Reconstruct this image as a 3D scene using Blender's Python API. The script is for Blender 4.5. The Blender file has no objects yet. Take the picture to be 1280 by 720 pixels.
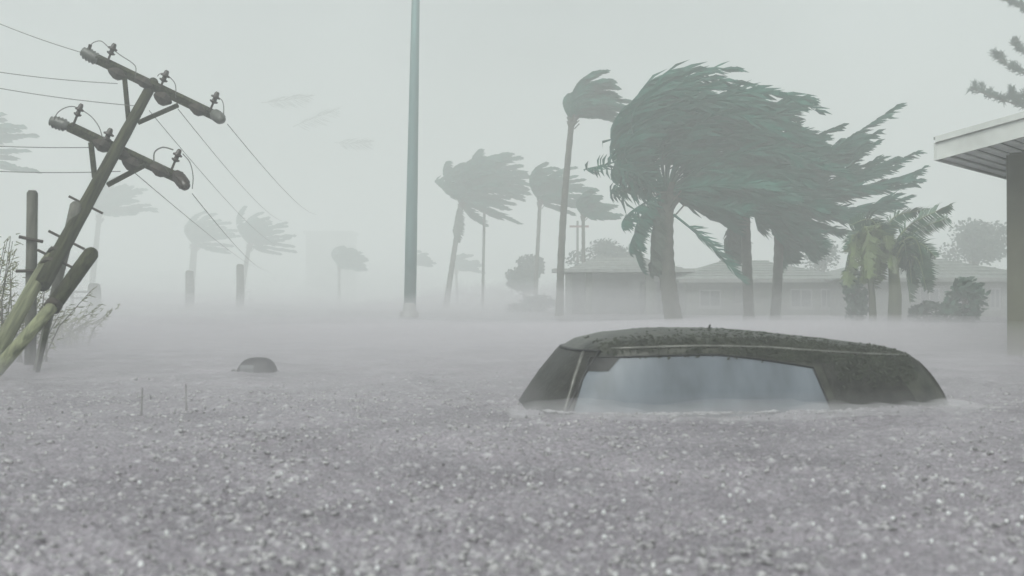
import bpy, math, random
import numpy as np
from mathutils import Vector, Matrix

# ------------------------------------------------------------------ camera
scene = bpy.context.scene
CAM_H = 0.69          # metres above the flood water
FPX = 1372.0          # focal length in pixels of a 1280 wide frame
HORIZON = 372.0       # image row of the horizon
cam_data = bpy.data.cameras.new("camera")
cam_data.sensor_width = 36.0
cam_data.lens = FPX / 1280.0 * 36.0
cam_data.dof.use_dof = True
cam_data.dof.focus_distance = 24.0
cam_data.dof.aperture_fstop = 3.0
cam_data.clip_start = 0.05
cam_data.clip_end = 3000.0
cam = bpy.data.objects.new("camera", cam_data)
scene.collection.objects.link(cam)
cam.location = (0, 0, CAM_H)
cam.rotation_euler = (math.radians(90) + math.atan((HORIZON - 360.0) / FPX), 0, 0)
scene.camera = cam

# ------------------------------------------------------------------ world, sun, exposure
world = bpy.data.worlds.new("World")
scene.world = world
world.use_nodes = True
wn = world.node_tree.nodes
wl = world.node_tree.links
wn.clear()
SUN_EL, SUN_ROT = math.radians(52), math.radians(200)
sky = wn.new("ShaderNodeTexSky")
sky.sky_type = 'NISHITA'
sky.sun_disc = False
sky.sun_elevation = SUN_EL
sky.sun_rotation = SUN_ROT
sky.air_density = 1.0
sky.dust_density = 6.0
sky.ozone_density = 1.0
hsv = wn.new("ShaderNodeHueSaturation")
hsv.inputs["Saturation"].default_value = 0.12
hsv.inputs["Value"].default_value = 1.0
tint = wn.new("ShaderNodeMix"); tint.data_type = 'RGBA'; tint.blend_type = 'MULTIPLY'
tint.inputs[0].default_value = 1.0
tint.inputs[7].default_value = (0.935, 1.0, 0.965, 1)
# soft overcast cloud cover
tc = wn.new("ShaderNodeTexCoord")
cn = wn.new("ShaderNodeTexNoise")
cn.inputs["Scale"].default_value = 2.2
cn.inputs["Detail"].default_value = 5.0
cr = wn.new("ShaderNodeMapRange")
cr.inputs[1].default_value = 0.3; cr.inputs[2].default_value = 0.7
cr.inputs[3].default_value = 0.80; cr.inputs[4].default_value = 1.16
cm = wn.new("ShaderNodeVectorMath"); cm.operation = 'SCALE'
bg = wn.new("ShaderNodeBackground")
bg.inputs["Strength"].default_value = 0.12
wo = wn.new("ShaderNodeOutputWorld")
wl.new(sky.outputs[0], hsv.inputs["Color"])
wl.new(hsv.outputs[0], tint.inputs[6])
wl.new(tc.outputs["Generated"], cn.inputs["Vector"])
wl.new(cn.outputs["Fac"], cr.inputs[0])
wl.new(tint.outputs[2], cm.inputs[0])
wl.new(cr.outputs[0], cm.inputs["Scale"])
wl.new(cm.outputs[0], bg.inputs["Color"])
wl.new(bg.outputs[0], wo.inputs["Surface"])

sun_data = bpy.data.lights.new("sun", 'SUN')
sun_data.energy = 0.7
sun_data.angle = math.radians(40)
sun_data.color = (1.0, 0.97, 0.92)
sun = bpy.data.objects.new("sun", sun_data)
scene.collection.objects.link(sun)
_sd = Vector((math.sin(SUN_ROT) * math.cos(SUN_EL), math.cos(SUN_ROT) * math.cos(SUN_EL), math.sin(SUN_EL)))
sun.rotation_euler = _sd.to_track_quat('Z', 'Y').to_euler()
sun.location = _sd * 60

scene.view_settings.view_transform = 'Standard'
scene.view_settings.look = 'None'
scene.view_settings.exposure = 0.58
scene.view_settings.gamma = 1.0
scene.render.engine = 'CYCLES'
scene.cycles.max_bounces = 8
scene.cycles.diffuse_bounces = 2
scene.cycles.glossy_bounces = 2
scene.cycles.volume_bounces = 4
scene.cycles.use_denoising = True

HAZE_DENSITY = 0.0148
MIST_DENSITY = 0.17

# ------------------------------------------------------------------ helpers
rng = random.Random(11)
nrng = np.random.default_rng(5)


def at(px, py, d):
    """world point seen at image pixel (1280x720 frame) at depth d"""
    return Vector(((px - 640.0) / FPX * d, d, CAM_H + (HORIZON - py) / FPX * d))


def water_d(py):
    return CAM_H * FPX / (py - HORIZON)


def link(o, parent=None):
    scene.collection.objects.link(o)
    if parent is not None:
        o.parent = parent
    return o


def tag(o, label=None, cat=None, group=None, kind=None):
    if label: o["label"] = label
    if cat: o["category"] = cat
    if group: o["group"] = group
    if kind: o["kind"] = kind
    return o


def empty(name, loc=(0, 0, 0), rz=0.0):
    o = bpy.data.objects.new(name, None)
    o.empty_display_size = 0.2
    o.location = loc
    o.rotation_euler = (0, 0, rz)
    return link(o)


class MB:
    def __init__(self):
        self.v, self.f = [], []

    def quad(self, a, b, c, d):
        n = len(self.v)
        self.v += [tuple(a), tuple(b), tuple(c), tuple(d)]
        self.f.append((n, n + 1, n + 2, n + 3))

    def box(self, lo, hi, M=None):
        n = len(self.v)
        for z in (lo[2], hi[2]):
            for x, y in ((lo[0], lo[1]), (hi[0], lo[1]), (hi[0], hi[1]), (lo[0], hi[1])):
                p = Vector((x, y, z))
                self.v.append(tuple(M @ p if M else p))
        self.f += [(n, n + 3, n + 2, n + 1), (n + 4, n + 5, n + 6, n + 7)]
        for i in range(4):
            j = (i + 1) % 4
            self.f.append((n + i, n + j, n + 4 + j, n + 4 + i))
        return self

    def bar(self, a, b, w, h, up=(0, 0, 1)):
        a, b = Vector(a), Vector(b)
        t = (b - a).normalized()
        up = Vector(up)
        s = t.cross(up)
        if s.length < 1e-4: s = t.cross(Vector((1, 0, 0)))
        s.normalize(); u = s.cross(t)
        n = len(self.v)
        for p in (a, b):
            for i, j in ((-1, -1), (1, -1), (1, 1), (-1, 1)):
                self.v.append(tuple(p + s * (i * w / 2) + u * (j * h / 2)))
        self.f += [(n + 3, n + 2, n + 1, n), (n + 4, n + 5, n + 6, n + 7)]
        for i in range(4):
            j = (i + 1) % 4
            self.f.append((n + i, n + j, n + 4 + j, n + 4 + i))
        return self

    def tube(self, pts, radii, sides=8, cap=True):
        pts = [Vector(p) for p in pts]
        if not hasattr(radii, '__len__'): radii = [radii] * len(pts)
        n0 = len(self.v)
        ref = None
        for i, p in enumerate(pts):
            t = (pts[min(i + 1, len(pts) - 1)] - pts[max(i - 1, 0)]).normalized()
            if ref is None:
                ref = t.cross(Vector((0, 0, 1)))
                if ref.length < 1e-3: ref = t.cross(Vector((0, 1, 0)))
            ref = (ref - t * ref.dot(t)).normalized()
            w = t.cross(ref)
            for k in range(sides):
                a = 2 * math.pi * k / sides
                self.v.append(tuple(p + (ref * math.cos(a) + w * math.sin(a)) * radii[i]))
        for i in range(len(pts) - 1):
            for k in range(sides):
                a = n0 + i * sides + k; b = n0 + i * sides + (k + 1) % sides
                self.f.append((a, b, b + sides, a + sides))
        if cap:
            self.f.append(tuple(n0 + k for k in reversed(range(sides))))
            m = n0 + (len(pts) - 1) * sides
            self.f.append(tuple(m + k for k in range(sides)))
        return self

    def lathe(self, base, axis, prof, sides=12):
        """prof: list of (along, radius) along axis from base"""
        axis = Vector(axis).normalized(); base = Vector(base)
        s = axis.cross(Vector((0, 0, 1)))
        if s.length < 1e-3: s = axis.cross(Vector((0, 1, 0)))
        s.normalize(); u = axis.cross(s)
        n0 = len(self.v)
        for h, r in prof:
            for k in range(sides):
                a = 2 * math.pi * k / sides
                self.v.append(tuple(base + axis * h + (s * math.cos(a) + u * math.sin(a)) * max(r, 1e-4)))
        for i in range(len(prof) - 1):
            for k in range(sides):
                a = n0 + i * sides + k; b = n0 + i * sides + (k + 1) % sides
                self.f.append((a, b, b + sides, a + sides))
        self.f.append(tuple(n0 + k for k in reversed(range(sides))))
        m = n0 + (len(prof) - 1) * sides
        self.f.append(tuple(m + k for k in range(sides)))
        return self

    def build(self, name, mat, parent=None, smooth=False, origin=None):
        me = bpy.data.meshes.new(name)
        v = self.v
        if origin is not None:
            ox, oy, oz = origin
            v = [(a - ox, b - oy, c - oz) for a, b, c in v]
        me.from_pydata(v, [], self.f)
        me.materials.append(M[mat])
        if smooth:
            me.polygons.foreach_set("use_smooth", [True] * len(me.polygons))
        me.update()
        o = bpy.data.objects.new(name, me)
        link(o, parent)
        if parent is not None and origin is None:
            # vertices are in world space: undo the parent's placement
            pm = Matrix.Translation(parent.location) @ parent.rotation_euler.to_matrix().to_4x4()
            pp = parent.parent
            while pp is not None:
                pm = Matrix.Translation(pp.location) @ pp.rotation_euler.to_matrix().to_4x4() @ pm
                pp = pp.parent
            me.transform(pm.inverted())
        return o


# ------------------------------------------------------------------ materials
M = {}


def mat(name, col, rough=0.6, var=0.25, scale=4.0, spec=0.4, bump=0.0, bscale=30.0, col2=None, metallic=0.0,
        stretch=None, objvar=0.0, coat=0.0):
    m = bpy.data.materials.new(name); m.use_nodes = True
    nt = m.node_tree; b = nt.nodes["Principled BSDF"]
    b.inputs["Roughness"].default_value = rough
    b.inputs["Specular IOR Level"].default_value = spec
    b.inputs["Metallic"].default_value = metallic
    if coat: b.inputs["Coat Weight"].default_value = coat
    tcn = nt.nodes.new("ShaderNodeTexCoord")
    mp = nt.nodes.new("ShaderNodeMapping")
    if stretch: mp.inputs["Scale"].default_value = stretch
    nt.links.new(tcn.outputs["Object"], mp.inputs[0])
    nz = nt.nodes.new("ShaderNodeTexNoise")
    nz.inputs["Scale"].default_value = scale; nz.inputs["Detail"].default_value = 6
    nt.links.new(mp.outputs[0], nz.inputs["Vector"])
    rp = nt.nodes.new("ShaderNodeValToRGB")
    c2 = col2 or tuple(c * (1 + var) for c in col)
    c1 = col if col2 else tuple(c * (1 - var) for c in col)
    rp.color_ramp.elements[0].position = 0.32; rp.color_ramp.elements[1].position = 0.68
    rp.color_ramp.elements[0].color = (*c1, 1); rp.color_ramp.elements[1].color = (*c2, 1)
    nt.links.new(nz.outputs["Fac"], rp.inputs[0])
    out = rp.outputs[0]
    if objvar:
        oi = nt.nodes.new("ShaderNodeObjectInfo")
        mr = nt.nodes.new("ShaderNodeMapRange")
        mr.inputs[3].default_value = 1 - objvar; mr.inputs[4].default_value = 1 + objvar
        nt.links.new(oi.outputs["Random"], mr.inputs[0])
        vm = nt.nodes.new("ShaderNodeVectorMath"); vm.operation = 'SCALE'
        nt.links.new(out, vm.inputs[0]); nt.links.new(mr.outputs[0], vm.inputs["Scale"])
        out = vm.outputs[0]
    nt.links.new(out, b.inputs["Base Color"])
    if bump:
        n2 = nt.nodes.new("ShaderNodeTexNoise"); n2.inputs["Scale"].default_value = bscale; n2.inputs["Detail"].default_value = 5
        nt.links.new(mp.outputs[0], n2.inputs["Vector"])
        bp = nt.nodes.new("ShaderNodeBump"); bp.inputs["Strength"].default_value = bump; bp.inputs["Distance"].default_value = 0.02
        nt.links.new(n2.outputs["Fac"], bp.inputs["Height"]); nt.links.new(bp.outputs[0], b.inputs["Normal"])
    M[name] = m
    return m


mat("frond", (0.010, 0.080, 0.056), 0.6, 0.35, 3.0, objvar=0.12, spec=0.25)
mat("frond_dry", (0.040, 0.055, 0.040), 0.7, 0.3, 3.0, objvar=0.2)
mat("frond_pale", (0.16, 0.17, 0.13), 0.7, 0.3, 3.0, objvar=0.1)
mat("rachis", (0.06, 0.085, 0.04), 0.6, 0.2, 4.0)
mat("palm_bark", (0.075, 0.072, 0.06), 0.85, 0.35, 5.0, bump=0.4, bscale=12)
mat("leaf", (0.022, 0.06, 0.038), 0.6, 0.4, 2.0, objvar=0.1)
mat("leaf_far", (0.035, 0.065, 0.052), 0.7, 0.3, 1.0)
mat("trim_grey", (0.20, 0.205, 0.195), 0.6, 0.15, 3.0)
mat("needle", (0.02, 0.055, 0.045), 0.7, 0.35, 4.0)
mat("bark", (0.07, 0.06, 0.05), 0.9, 0.3, 8.0, bump=0.4)
mat("banana_leaf", (0.022, 0.07, 0.035), 0.45, 0.4, 6.0, objvar=0.25)
mat("banana_leaf_yellow", (0.075, 0.105, 0.035), 0.5, 0.4, 6.0, objvar=0.25)
mat("banana_rib", (0.12, 0.15, 0.06), 0.5, 0.2, 6.0)
mat("banana_stem", (0.075, 0.085, 0.04), 0.6, 0.35, 6.0, stretch=(1, 1, 0.3))
mat("old_wood", (0.034, 0.036, 0.020), 0.9, 0.7, 5.0, spec=0.15, bump=0.7, bscale=7, stretch=(1, 1, 1))
mat("pale_wood", (0.15, 0.16, 0.095), 0.85, 0.55, 4.0, bump=0.6, bscale=7, stretch=(1, 1, 1))
mat("grey_wood", (0.10, 0.10, 0.085), 0.8, 0.35, 6.0, bump=0.5, bscale=24, stretch=(3, 3, 0.7))
mat("rust_iron", (0.035, 0.028, 0.022), 0.7, 0.4, 14.0, metallic=0.3)
mat("insulator_brown", (0.028, 0.02, 0.016), 0.25, 0.25, 14.0, spec=0.5)
mat("insulator_grey", (0.10, 0.105, 0.095), 0.35, 0.2, 14.0, spec=0.5)
mat("wire", (0.11, 0.11, 0.105), 0.6, 0.1, 4.0)
mat("galvanised", (0.075, 0.155, 0.155), 0.5, 0.15, 3.0, metallic=0.4, stretch=(1, 1, 0.2))
mat("concrete", (0.21, 0.21, 0.20), 0.85, 0.3, 4.0, bump=0.3)
mat("wall_pale", (0.17, 0.175, 0.16), 0.8, 0.15, 2.0, bump=0.1)
mat("wall_tan", (0.125, 0.125, 0.095), 0.8, 0.2, 2.5, bump=0.15)
mat("wall_olive", (0.085, 0.095, 0.07), 0.8, 0.2, 2.5, bump=0.15)
mat("roof_grey", (0.19, 0.205, 0.195), 0.75, 0.25, 5.0, bump=0.3, bscale=18)
mat("roof_pale", (0.24, 0.25, 0.24), 0.7, 0.2, 5.0, bump=0.3, bscale=18)
mat("dark_opening", (0.03, 0.033, 0.032), 0.4, 0.2, 3.0)
mat("window_glass", (0.035, 0.04, 0.04), 0.1, 0.1, 3.0, spec=0.6)
mat("white_paint", (0.52, 0.54, 0.52), 0.5, 0.10, 4.0, stretch=(1, 1, 1))
mat("soffit", (0.66, 0.70, 0.675), 0.6, 0.10, 4.0)
mat("car_paint", (0.007, 0.008, 0.006), 0.38, 0.5, 9.0, spec=0.4, bump=0.2, bscale=30, col2=(0.058, 0.06, 0.047))
mat("car_mud", (0.055, 0.055, 0.045), 0.8, 0.4, 14.0, bump=0.5, bscale=60)
mat("car_trim", (0.13, 0.13, 0.12), 0.45, 0.5, 9.0, metallic=0.3)
mat("car_rubber", (0.012, 0.012, 0.013), 0.5, 0.2, 9.0)
mat("sky_painted_glass", (0.125, 0.143, 0.165), 0.35, 0.28, 3.2, spec=0.3, stretch=(1.6, 1, 0.6))  # pale sky reflection painted into the glass base colour
mat("dark_glass", (0.012, 0.012, 0.011), 0.5, 0.6, 13.0, spec=0.22, bump=0.3, bscale=40, col2=(0.036, 0.036, 0.032))
mat("leaf_litter", (0.022, 0.026, 0.017), 0.7, 0.4, 8.0)
mat("hump_dark", (0.02, 0.02, 0.021), 0.6, 0.3, 12.0)
mat("hump_pale", (0.075, 0.08, 0.085), 0.4, 0.2, 12.0)
mat("dry_grass", (0.16, 0.17, 0.09), 0.8, 0.35, 3.0)
mat("twig", (0.12, 0.115, 0.10), 0.8, 0.3, 5.0)
mat("stick_grey", (0.17, 0.165, 0.165), 0.8, 0.3, 9.0)
mat("red_paint", (0.22, 0.09, 0.08), 0.6, 0.2, 5.0)
mat("droplet_shade_mix", (0.105, 0.10, 0.107), 0.2, 0.1, 55.0, spec=0.5, col2=(0.50, 0.49, 0.50))  # dark to light noise stands in for shaded hollows and glints
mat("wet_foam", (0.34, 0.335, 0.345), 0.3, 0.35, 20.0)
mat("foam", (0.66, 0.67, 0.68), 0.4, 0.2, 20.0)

# ------------------------------------------------------------------ water
def hash2(ix, iy, seed):
    h = (ix.astype(np.int64) * 374761393 + iy.astype(np.int64) * 668265263 + seed * 1442695041) & 0x7fffffff
    h = (h ^ (h >> 13)) * 1274126177 & 0x7fffffff
    h = h ^ (h >> 16)
    return (h & 0xffff) / 32767.5 - 1.0


def vnoise(x, y, seed):
    ix, iy = np.floor(x), np.floor(y)
    fx, fy = x - ix, y - iy
    u = fx * fx * fx * (fx * (fx * 6 - 15) + 10); w = fy * fy * fy * (fy * (fy * 6 - 15) + 10)
    a = hash2(ix, iy, seed); b = hash2(ix + 1, iy, seed)
    c = hash2(ix, iy + 1, seed); d = hash2(ix + 1, iy + 1, seed)
    return (a * (1 - u) + b * u) * (1 - w) + (c * (1 - u) + d * u) * w


def axis_steps(start, stop, fn):
    out = [start]
    while out[-1] < stop:
        out.append(out[-1] + fn(out[-1]))
    return out


half = axis_steps(0.0, 620.0, lambda x: 0.0085 if x < 1.45 else (max(0.0085, 0.0085 + (x - 1.45) * 0.008) if x < 6 else 0.05 + (x - 6) * 0.09))
xs = np.array([-v for v in half[:0:-1]] + half)
ys_near = axis_steps(1.9, 620.0, lambda y: 0.0085 if y < 3.2 else (0.0085 * (y / 3.2) ** 1.35 if y < 14 else 0.0625 + (y - 14) * 0.05))
ys_back = [-40, -20, -8, -3, -1, 0, 0.8, 1.3, 1.6, 1.75, 1.84]
ys = np.array(ys_back + ys_near)
NX, NY = len(xs), len(ys)
X, Y = np.meshgrid(xs, ys)
sx = np.gradient(xs)[None, :]; sy = np.gradient(ys)[:, None]
sp = np.maximum(np.broadcast_to(sx, X.shape), np.broadcast_to(sy, X.shape))
Z = np.zeros_like(X)
cr_, sr_ = math.cos(0.5), math.sin(0.5)
for k, (lam, amp) in enumerate(((2.2, 0.014), (0.8, 0.013), (0.36, 0.011), (0.17, 0.0075), (0.095, 0.0060), (0.055, 0.0062), (0.034, 0.0050))):
    w = np.clip((lam / sp - 1.6) / 2.5, 0, 1)
    if lam < 0.1: w = w * (0.35 + 0.65 * np.clip((8.5 - Y) / 4.5, 0, 1))      # spray flattens the finest chop out beyond the car
    ang = 0.7 * k
    xr = X * math.cos(ang) - Y * math.sin(ang); yr = X * math.sin(ang) + Y * math.cos(ang)
    n = vnoise(xr / (lam * 0.55) + 13.1 * k, yr / (lam * 0.5) + 7.7 * k, 17 + k)
    if k >= 2:
        n = 1.0 - 1.8 * np.abs(n) ** 1.1 if k in (3, 5) else n
    Z += amp * w * n
# rain splashes: little crowns and jets standing up from the surface
foam = np.zeros_like(X)
ix_of = lambda x: np.searchsorted(xs, x)
iy_of = lambda y: np.searchsorted(ys, y)
splash_pts = []
for i in range(9000):
    y = 2.3 + 7.0 * rng.random() ** 1.5
    x = rng.uniform(-1, 1) * (0.6 * y + 0.6)
    s = rng.uniform(0.008, 0.013) * (0.8 + 0.12 * y)
    hgt = rng.uniform(0.002, 0.010) * (0.8 + 0.06 * y)
    r = 3.2 * s
    j0, j1 = ix_of(x - r), ix_of(x + r); i0, i1 = iy_of(y - r), iy_of(y + r)
    if j1 - j0 < 3 or i1 - i0 < 3: continue
    xx = X[i0:i1, j0:j1] - x; yy = Y[i0:i1, j0:j1] - y
    q = np.sqrt(xx * xx + yy * yy) / s
    Z[i0:i1, j0:j1] += hgt * (np.exp(-q * q * 1.3) * 1.0 - 0.35 * np.exp(-(q - 1.7) ** 2 * 3))
    foam[i0:i1, j0:j1] = np.maximum(foam[i0:i1, j0:j1], np.exp(-q * q * 1.1) * 0.8 * rng.random() ** 2.5)
    splash_pts.append((x, y, hgt, s))
verts = np.stack([X, Y, Z], -1).reshape(-1, 3)
idx = np.arange(NX * NY).reshape(NY, NX)
quads = np.stack([idx[:-1, :-1], idx[:-1, 1:], idx[1:, 1:], idx[1:, :-1]], -1).reshape(-1, 4)
me = bpy.data.meshes.new("water")
me.vertices.add(len(verts)); me.vertices.foreach_set("co", verts.astype(np.float32).ravel())
me.loops.add(len(quads) * 4); me.loops.foreach_set("vertex_index", quads.astype(np.int32).ravel())
me.polygons.add(len(quads))
me.polygons.foreach_set("loop_start", np.arange(0, len(quads) * 4, 4, dtype=np.int32))
me.polygons.foreach_set("loop_total", np.full(len(quads), 4, dtype=np.int32))
me.polygons.foreach_set("use_smooth", np.ones(len(quads), dtype=bool))
me.update(calc_edges=True)
fa = me.attributes.new("foam", 'FLOAT', 'POINT'); fa.data.foreach_set("value", foam.astype(np.float32).ravel())
water = bpy.data.objects.new("water", me); link(water); tag(water, kind="structure")

wm = bpy.data.materials.new("flood_water"); wm.use_nodes = True
nt = wm.node_tree; pb = nt.nodes["Principled BSDF"]
pb.inputs["Roughness"].default_value = 0.22
pb.inputs["IOR"].default_value = 1.33
at_n = nt.nodes.new("ShaderNodeAttribute"); at_n.attribute_name = "foam"
tcn = nt.nodes.new("ShaderNodeTexCoord")
fz = nt.nodes.new("ShaderNodeTexNoise"); fz.inputs["Scale"].default_value = 48; fz.inputs["Detail"].default_value = 6; fz.inputs["Roughness"].default_value = 0.7
nt.links.new(tcn.outputs["Object"], fz.inputs["Vector"])
fr = nt.nodes.new("ShaderNodeMapRange"); fr.inputs[1].default_value = 0.56; fr.inputs[2].default_value = 0.8
nt.links.new(fz.outputs["Fac"], fr.inputs[0])
fr.inputs[4].default_value = 0.55
mx = nt.nodes.new("ShaderNodeMath"); mx.operation = 'MAXIMUM'
nt.links.new(at_n.outputs["Fac"], mx.inputs[0]); nt.links.new(fr.outputs[0], mx.inputs[1])
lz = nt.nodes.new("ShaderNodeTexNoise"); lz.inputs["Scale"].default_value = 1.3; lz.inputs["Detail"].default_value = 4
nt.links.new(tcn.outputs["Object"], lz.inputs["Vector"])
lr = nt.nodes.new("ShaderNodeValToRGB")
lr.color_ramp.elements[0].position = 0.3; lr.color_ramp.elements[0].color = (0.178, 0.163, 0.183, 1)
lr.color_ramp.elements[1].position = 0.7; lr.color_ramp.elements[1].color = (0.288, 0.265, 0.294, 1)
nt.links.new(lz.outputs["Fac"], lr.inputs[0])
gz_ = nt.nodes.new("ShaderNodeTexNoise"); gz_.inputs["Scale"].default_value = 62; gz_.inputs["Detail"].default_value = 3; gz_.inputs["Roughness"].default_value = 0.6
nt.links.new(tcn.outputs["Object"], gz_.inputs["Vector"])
gr = nt.nodes.new("ShaderNodeMapRange"); gr.inputs[1].default_value = 0.32; gr.inputs[2].default_value = 0.68; gr.inputs[3].default_value = 0.72; gr.inputs[4].default_value = 1.30  # fine grain paints shaded pits and bright facets into the water colour
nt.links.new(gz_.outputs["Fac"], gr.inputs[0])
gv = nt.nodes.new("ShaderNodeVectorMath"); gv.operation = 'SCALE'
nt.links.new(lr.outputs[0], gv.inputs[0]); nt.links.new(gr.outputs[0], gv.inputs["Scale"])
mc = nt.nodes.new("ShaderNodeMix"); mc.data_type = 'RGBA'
mc.inputs[7].default_value = (0.62, 0.62, 0.63, 1)  # foam colour; its pale flecks double as painted glints on the chop
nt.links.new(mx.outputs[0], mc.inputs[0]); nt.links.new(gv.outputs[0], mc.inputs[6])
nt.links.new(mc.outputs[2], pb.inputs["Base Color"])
bz = nt.nodes.new("ShaderNodeTexNoise"); bz.inputs["Scale"].default_value = 14; bz.inputs["Detail"].default_value = 7
nt.links.new(tcn.outputs["Object"], bz.inputs["Vector"])
bp = nt.nodes.new("ShaderNodeBump"); bp.inputs["Strength"].default_value = 0.5; bp.inputs["Distance"].default_value = 0.03
b2 = nt.nodes.new("ShaderNodeTexNoise"); b2.inputs["Scale"].default_value = 55; b2.inputs["Detail"].default_value = 3
nt.links.new(tcn.outputs["Object"], b2.inputs["Vector"])
bp2 = nt.nodes.new("ShaderNodeBump"); bp2.inputs["Strength"].default_value = 0.8; bp2.inputs["Distance"].default_value = 0.02
nt.links.new(bz.outputs["Fac"], bp.inputs["Height"]); nt.links.new(b2.outputs["Fac"], bp2.inputs["Height"])
nt.links.new(bp.outputs[0], bp2.inputs["Normal"]); nt.links.new(bp2.outputs[0], pb.inputs["Normal"])
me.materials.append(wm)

# droplets thrown up by the rain
drop = MB()
drop2 = MB()
ICO_V = []
phi = (1 + 5 ** 0.5) / 2
for a in (-1, 1):
    for b in (-phi, phi):
        ICO_V += [(0, a, b), (a, b, 0), (b, 0, a)]
ICO_V = [Vector(v).normalized() for v in ICO_V]
ICO_F = []
for i in range(12):
    for j in range(i + 1, 12):
        for k in range(j + 1, 12):
            if all((ICO_V[a] - ICO_V[b]).length < 1.2 for a, b in ((i, j), (j, k), (i, k))):
                nrm = (ICO_V[j] - ICO_V[i]).cross(ICO_V[k] - ICO_V[i])
                ICO_F.append((i, j, k) if nrm.dot(ICO_V[i]) > 0 else (i, k, j))
for x, y, h, s in splash_pts:
    if rng.random() < 0.16:
        for _ in range(rng.choice((1, 1, 2, 3))):
            r = rng.uniform(0.0012, 0.0034) * (0.8 + 0.1 * y) * (2.0 if rng.random() < 0.06 else 1)
            c = Vector((x + rng.gauss(0, s * 1.2), y + rng.gauss(0, s * 1.2), h * rng.uniform(0.7, 2.2) + rng.random() ** 3 * 0.05))
            n = len(drop.v)
            e = rng.uniform(0.7, 1.9); ex = rng.uniform(0.7, 1.6)
            drop.v += [(c.x + v.x * r * ex * rng.uniform(.7, 1.3), c.y + v.y * r, c.z + v.z * r * e * rng.uniform(.7, 1.3)) for v in ICO_V]
            drop.f += [(a + n, b + n, d + n) for a, b, d in ICO_F]
lump_patch = lambda x, y: float(vnoise(np.array([x * 1.9]), np.array([y * 1.3]), 301)[0] + 0.6 * vnoise(np.array([x * 5.1]), np.array([y * 3.3]), 302)[0])
for i in range(15000):  # splash lumps, their dark tones painted in place of shaded wave faces
    y = 2.35 + 5.6 * rng.random() ** 2.5
    x = rng.uniform(-1, 1) * (0.56 * y + 0.5)
    if rng.random() > 0.60 + 0.6 * lump_patch(x, y): continue
    k = 1.05 + 0.03 * y
    r = rng.uniform(0.0024, 0.0072) * k * (1.5 if rng.random() < 0.08 else 1)
    ii, jj = min(iy_of(y), NY - 1), min(ix_of(x), NX - 1)
    c = Vector((x, y, Z[ii, jj] + r * 0.2))
    e = rng.uniform(0.6, 1.7); ex = rng.uniform(0.9, 2.4)
    n = len(drop.v)
    drop.v += [(c.x + v.x * r * ex * rng.uniform(.8, 1.2), c.y + v.y * r, c.z + v.z * r * e * rng.uniform(.8, 1.2)) for v in ICO_V]
    drop.f += [(a + n, b + n, d + n) for a, b, d in ICO_F]
for i in range(130):       # heavy drops close to the lens, white to stand in for highlights
    y = rng.uniform(2.6, 4.2); x = rng.uniform(-1, 1) * (0.5 * y + 0.2); r = rng.uniform(0.004, 0.008)
    c = Vector((x, y, rng.uniform(0.005, 0.03))); n = len(drop2.v)
    e = rng.uniform(0.9, 1.5)
    drop2.v += [(c.x + v.x * r * rng.uniform(.8, 1.2), c.y + v.y * r, c.z + v.z * r * e * rng.uniform(.8, 1.2)) for v in ICO_V]
    drop2.f += [(a + n, b + n, d + n) for a, b, d in ICO_F]
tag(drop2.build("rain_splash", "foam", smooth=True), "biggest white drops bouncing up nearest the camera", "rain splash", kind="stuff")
tag(drop.build("rain_splash", "droplet_shade_mix", smooth=True), "droplets and lumps thrown up by rain across the near water, shade painted in", "rain splash", kind="stuff")


# ------------------------------------------------------------------ the sunken car
def lerp_tab(tab, x):
    if x <= tab[0][0]: return tab[0][1]
    for (a, b), (c, d) in zip(tab, tab[1:]):
        if x <= c: return b + (d - b) * (x - a) / (c - a)
    return tab[-1][1]


# height -> front, rear, half width (metres; s runs from nose to tail, z above the flood line)
SF = [(-0.12, -0.08), (0.0, -0.02), (0.10, 0.045), (0.20, 0.115), (0.30, 0.20), (0.36, 0.27), (0.40, 0.34), (0.43, 0.48), (0.445, 0.72)]
SR = [(-0.12, 2.81), (0.0, 2.69), (0.10, 2.655), (0.20, 2.60), (0.30, 2.52), (0.36, 2.44), (0.40, 2.30), (0.43, 1.95), (0.445, 1.5)]
SW = [(-0.12, 0.75), (0.0, 0.725), (0.10, 0.695), (0.20, 0.66), (0.30, 0.62), (0.36, 0.585), (0.40, 0.52), (0.43, 0.36), (0.445, 0.20)]
NEXP = 4.2


def car_dims(z):
    f, r, w = lerp_tab(SF, z), lerp_tab(SR, z), lerp_tab(SW, z)
    return (f + r) / 2, (r - f) / 2, w


def car_lift(s, z):
    """the roof is highest over the front seats and falls to the tail"""
    k = max(0.0, min(1.0, z / 0.445))
    u = s - 1.0
    return k * (0.045 * math.exp(-(u / 0.75) ** 2) - 0.03 * max(0, u - 0.4))


def car_side(s, z, side, off=0.0):
    c, a, b = car_dims(z)
    q = min(1.0, abs((s - c) / a))
    t = b * (1 - q ** NEXP) ** (1 / NEXP)
    return Vector((s, side * (t + off), z + car_lift(s, z)))


def car_end(t, z, front, off=0.0):
    c, a, b = car_dims(z)
    q = min(1.0, abs(t / b))
    s = a * (1 - q ** NEXP) ** (1 / NEXP) + off
    s = c - s if front else c + s
    return Vector((s, t, z + car_lift(s, z)))


car = empty("car", at(661, 513, 7.05) * 1.0)
car.location.z = 0.0
# local x (nose to tail) runs to the image right and away from the camera
car.rotation_euler = (0, 0, math.radians(9.0))
tag(car, "dark mud streaked car sunk to its windows in the flood", "car")


def build_local(mb, name, m, parent, smooth=True):
    return mb.build(name, m, parent, smooth, origin=(0, 0, 0))


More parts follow.
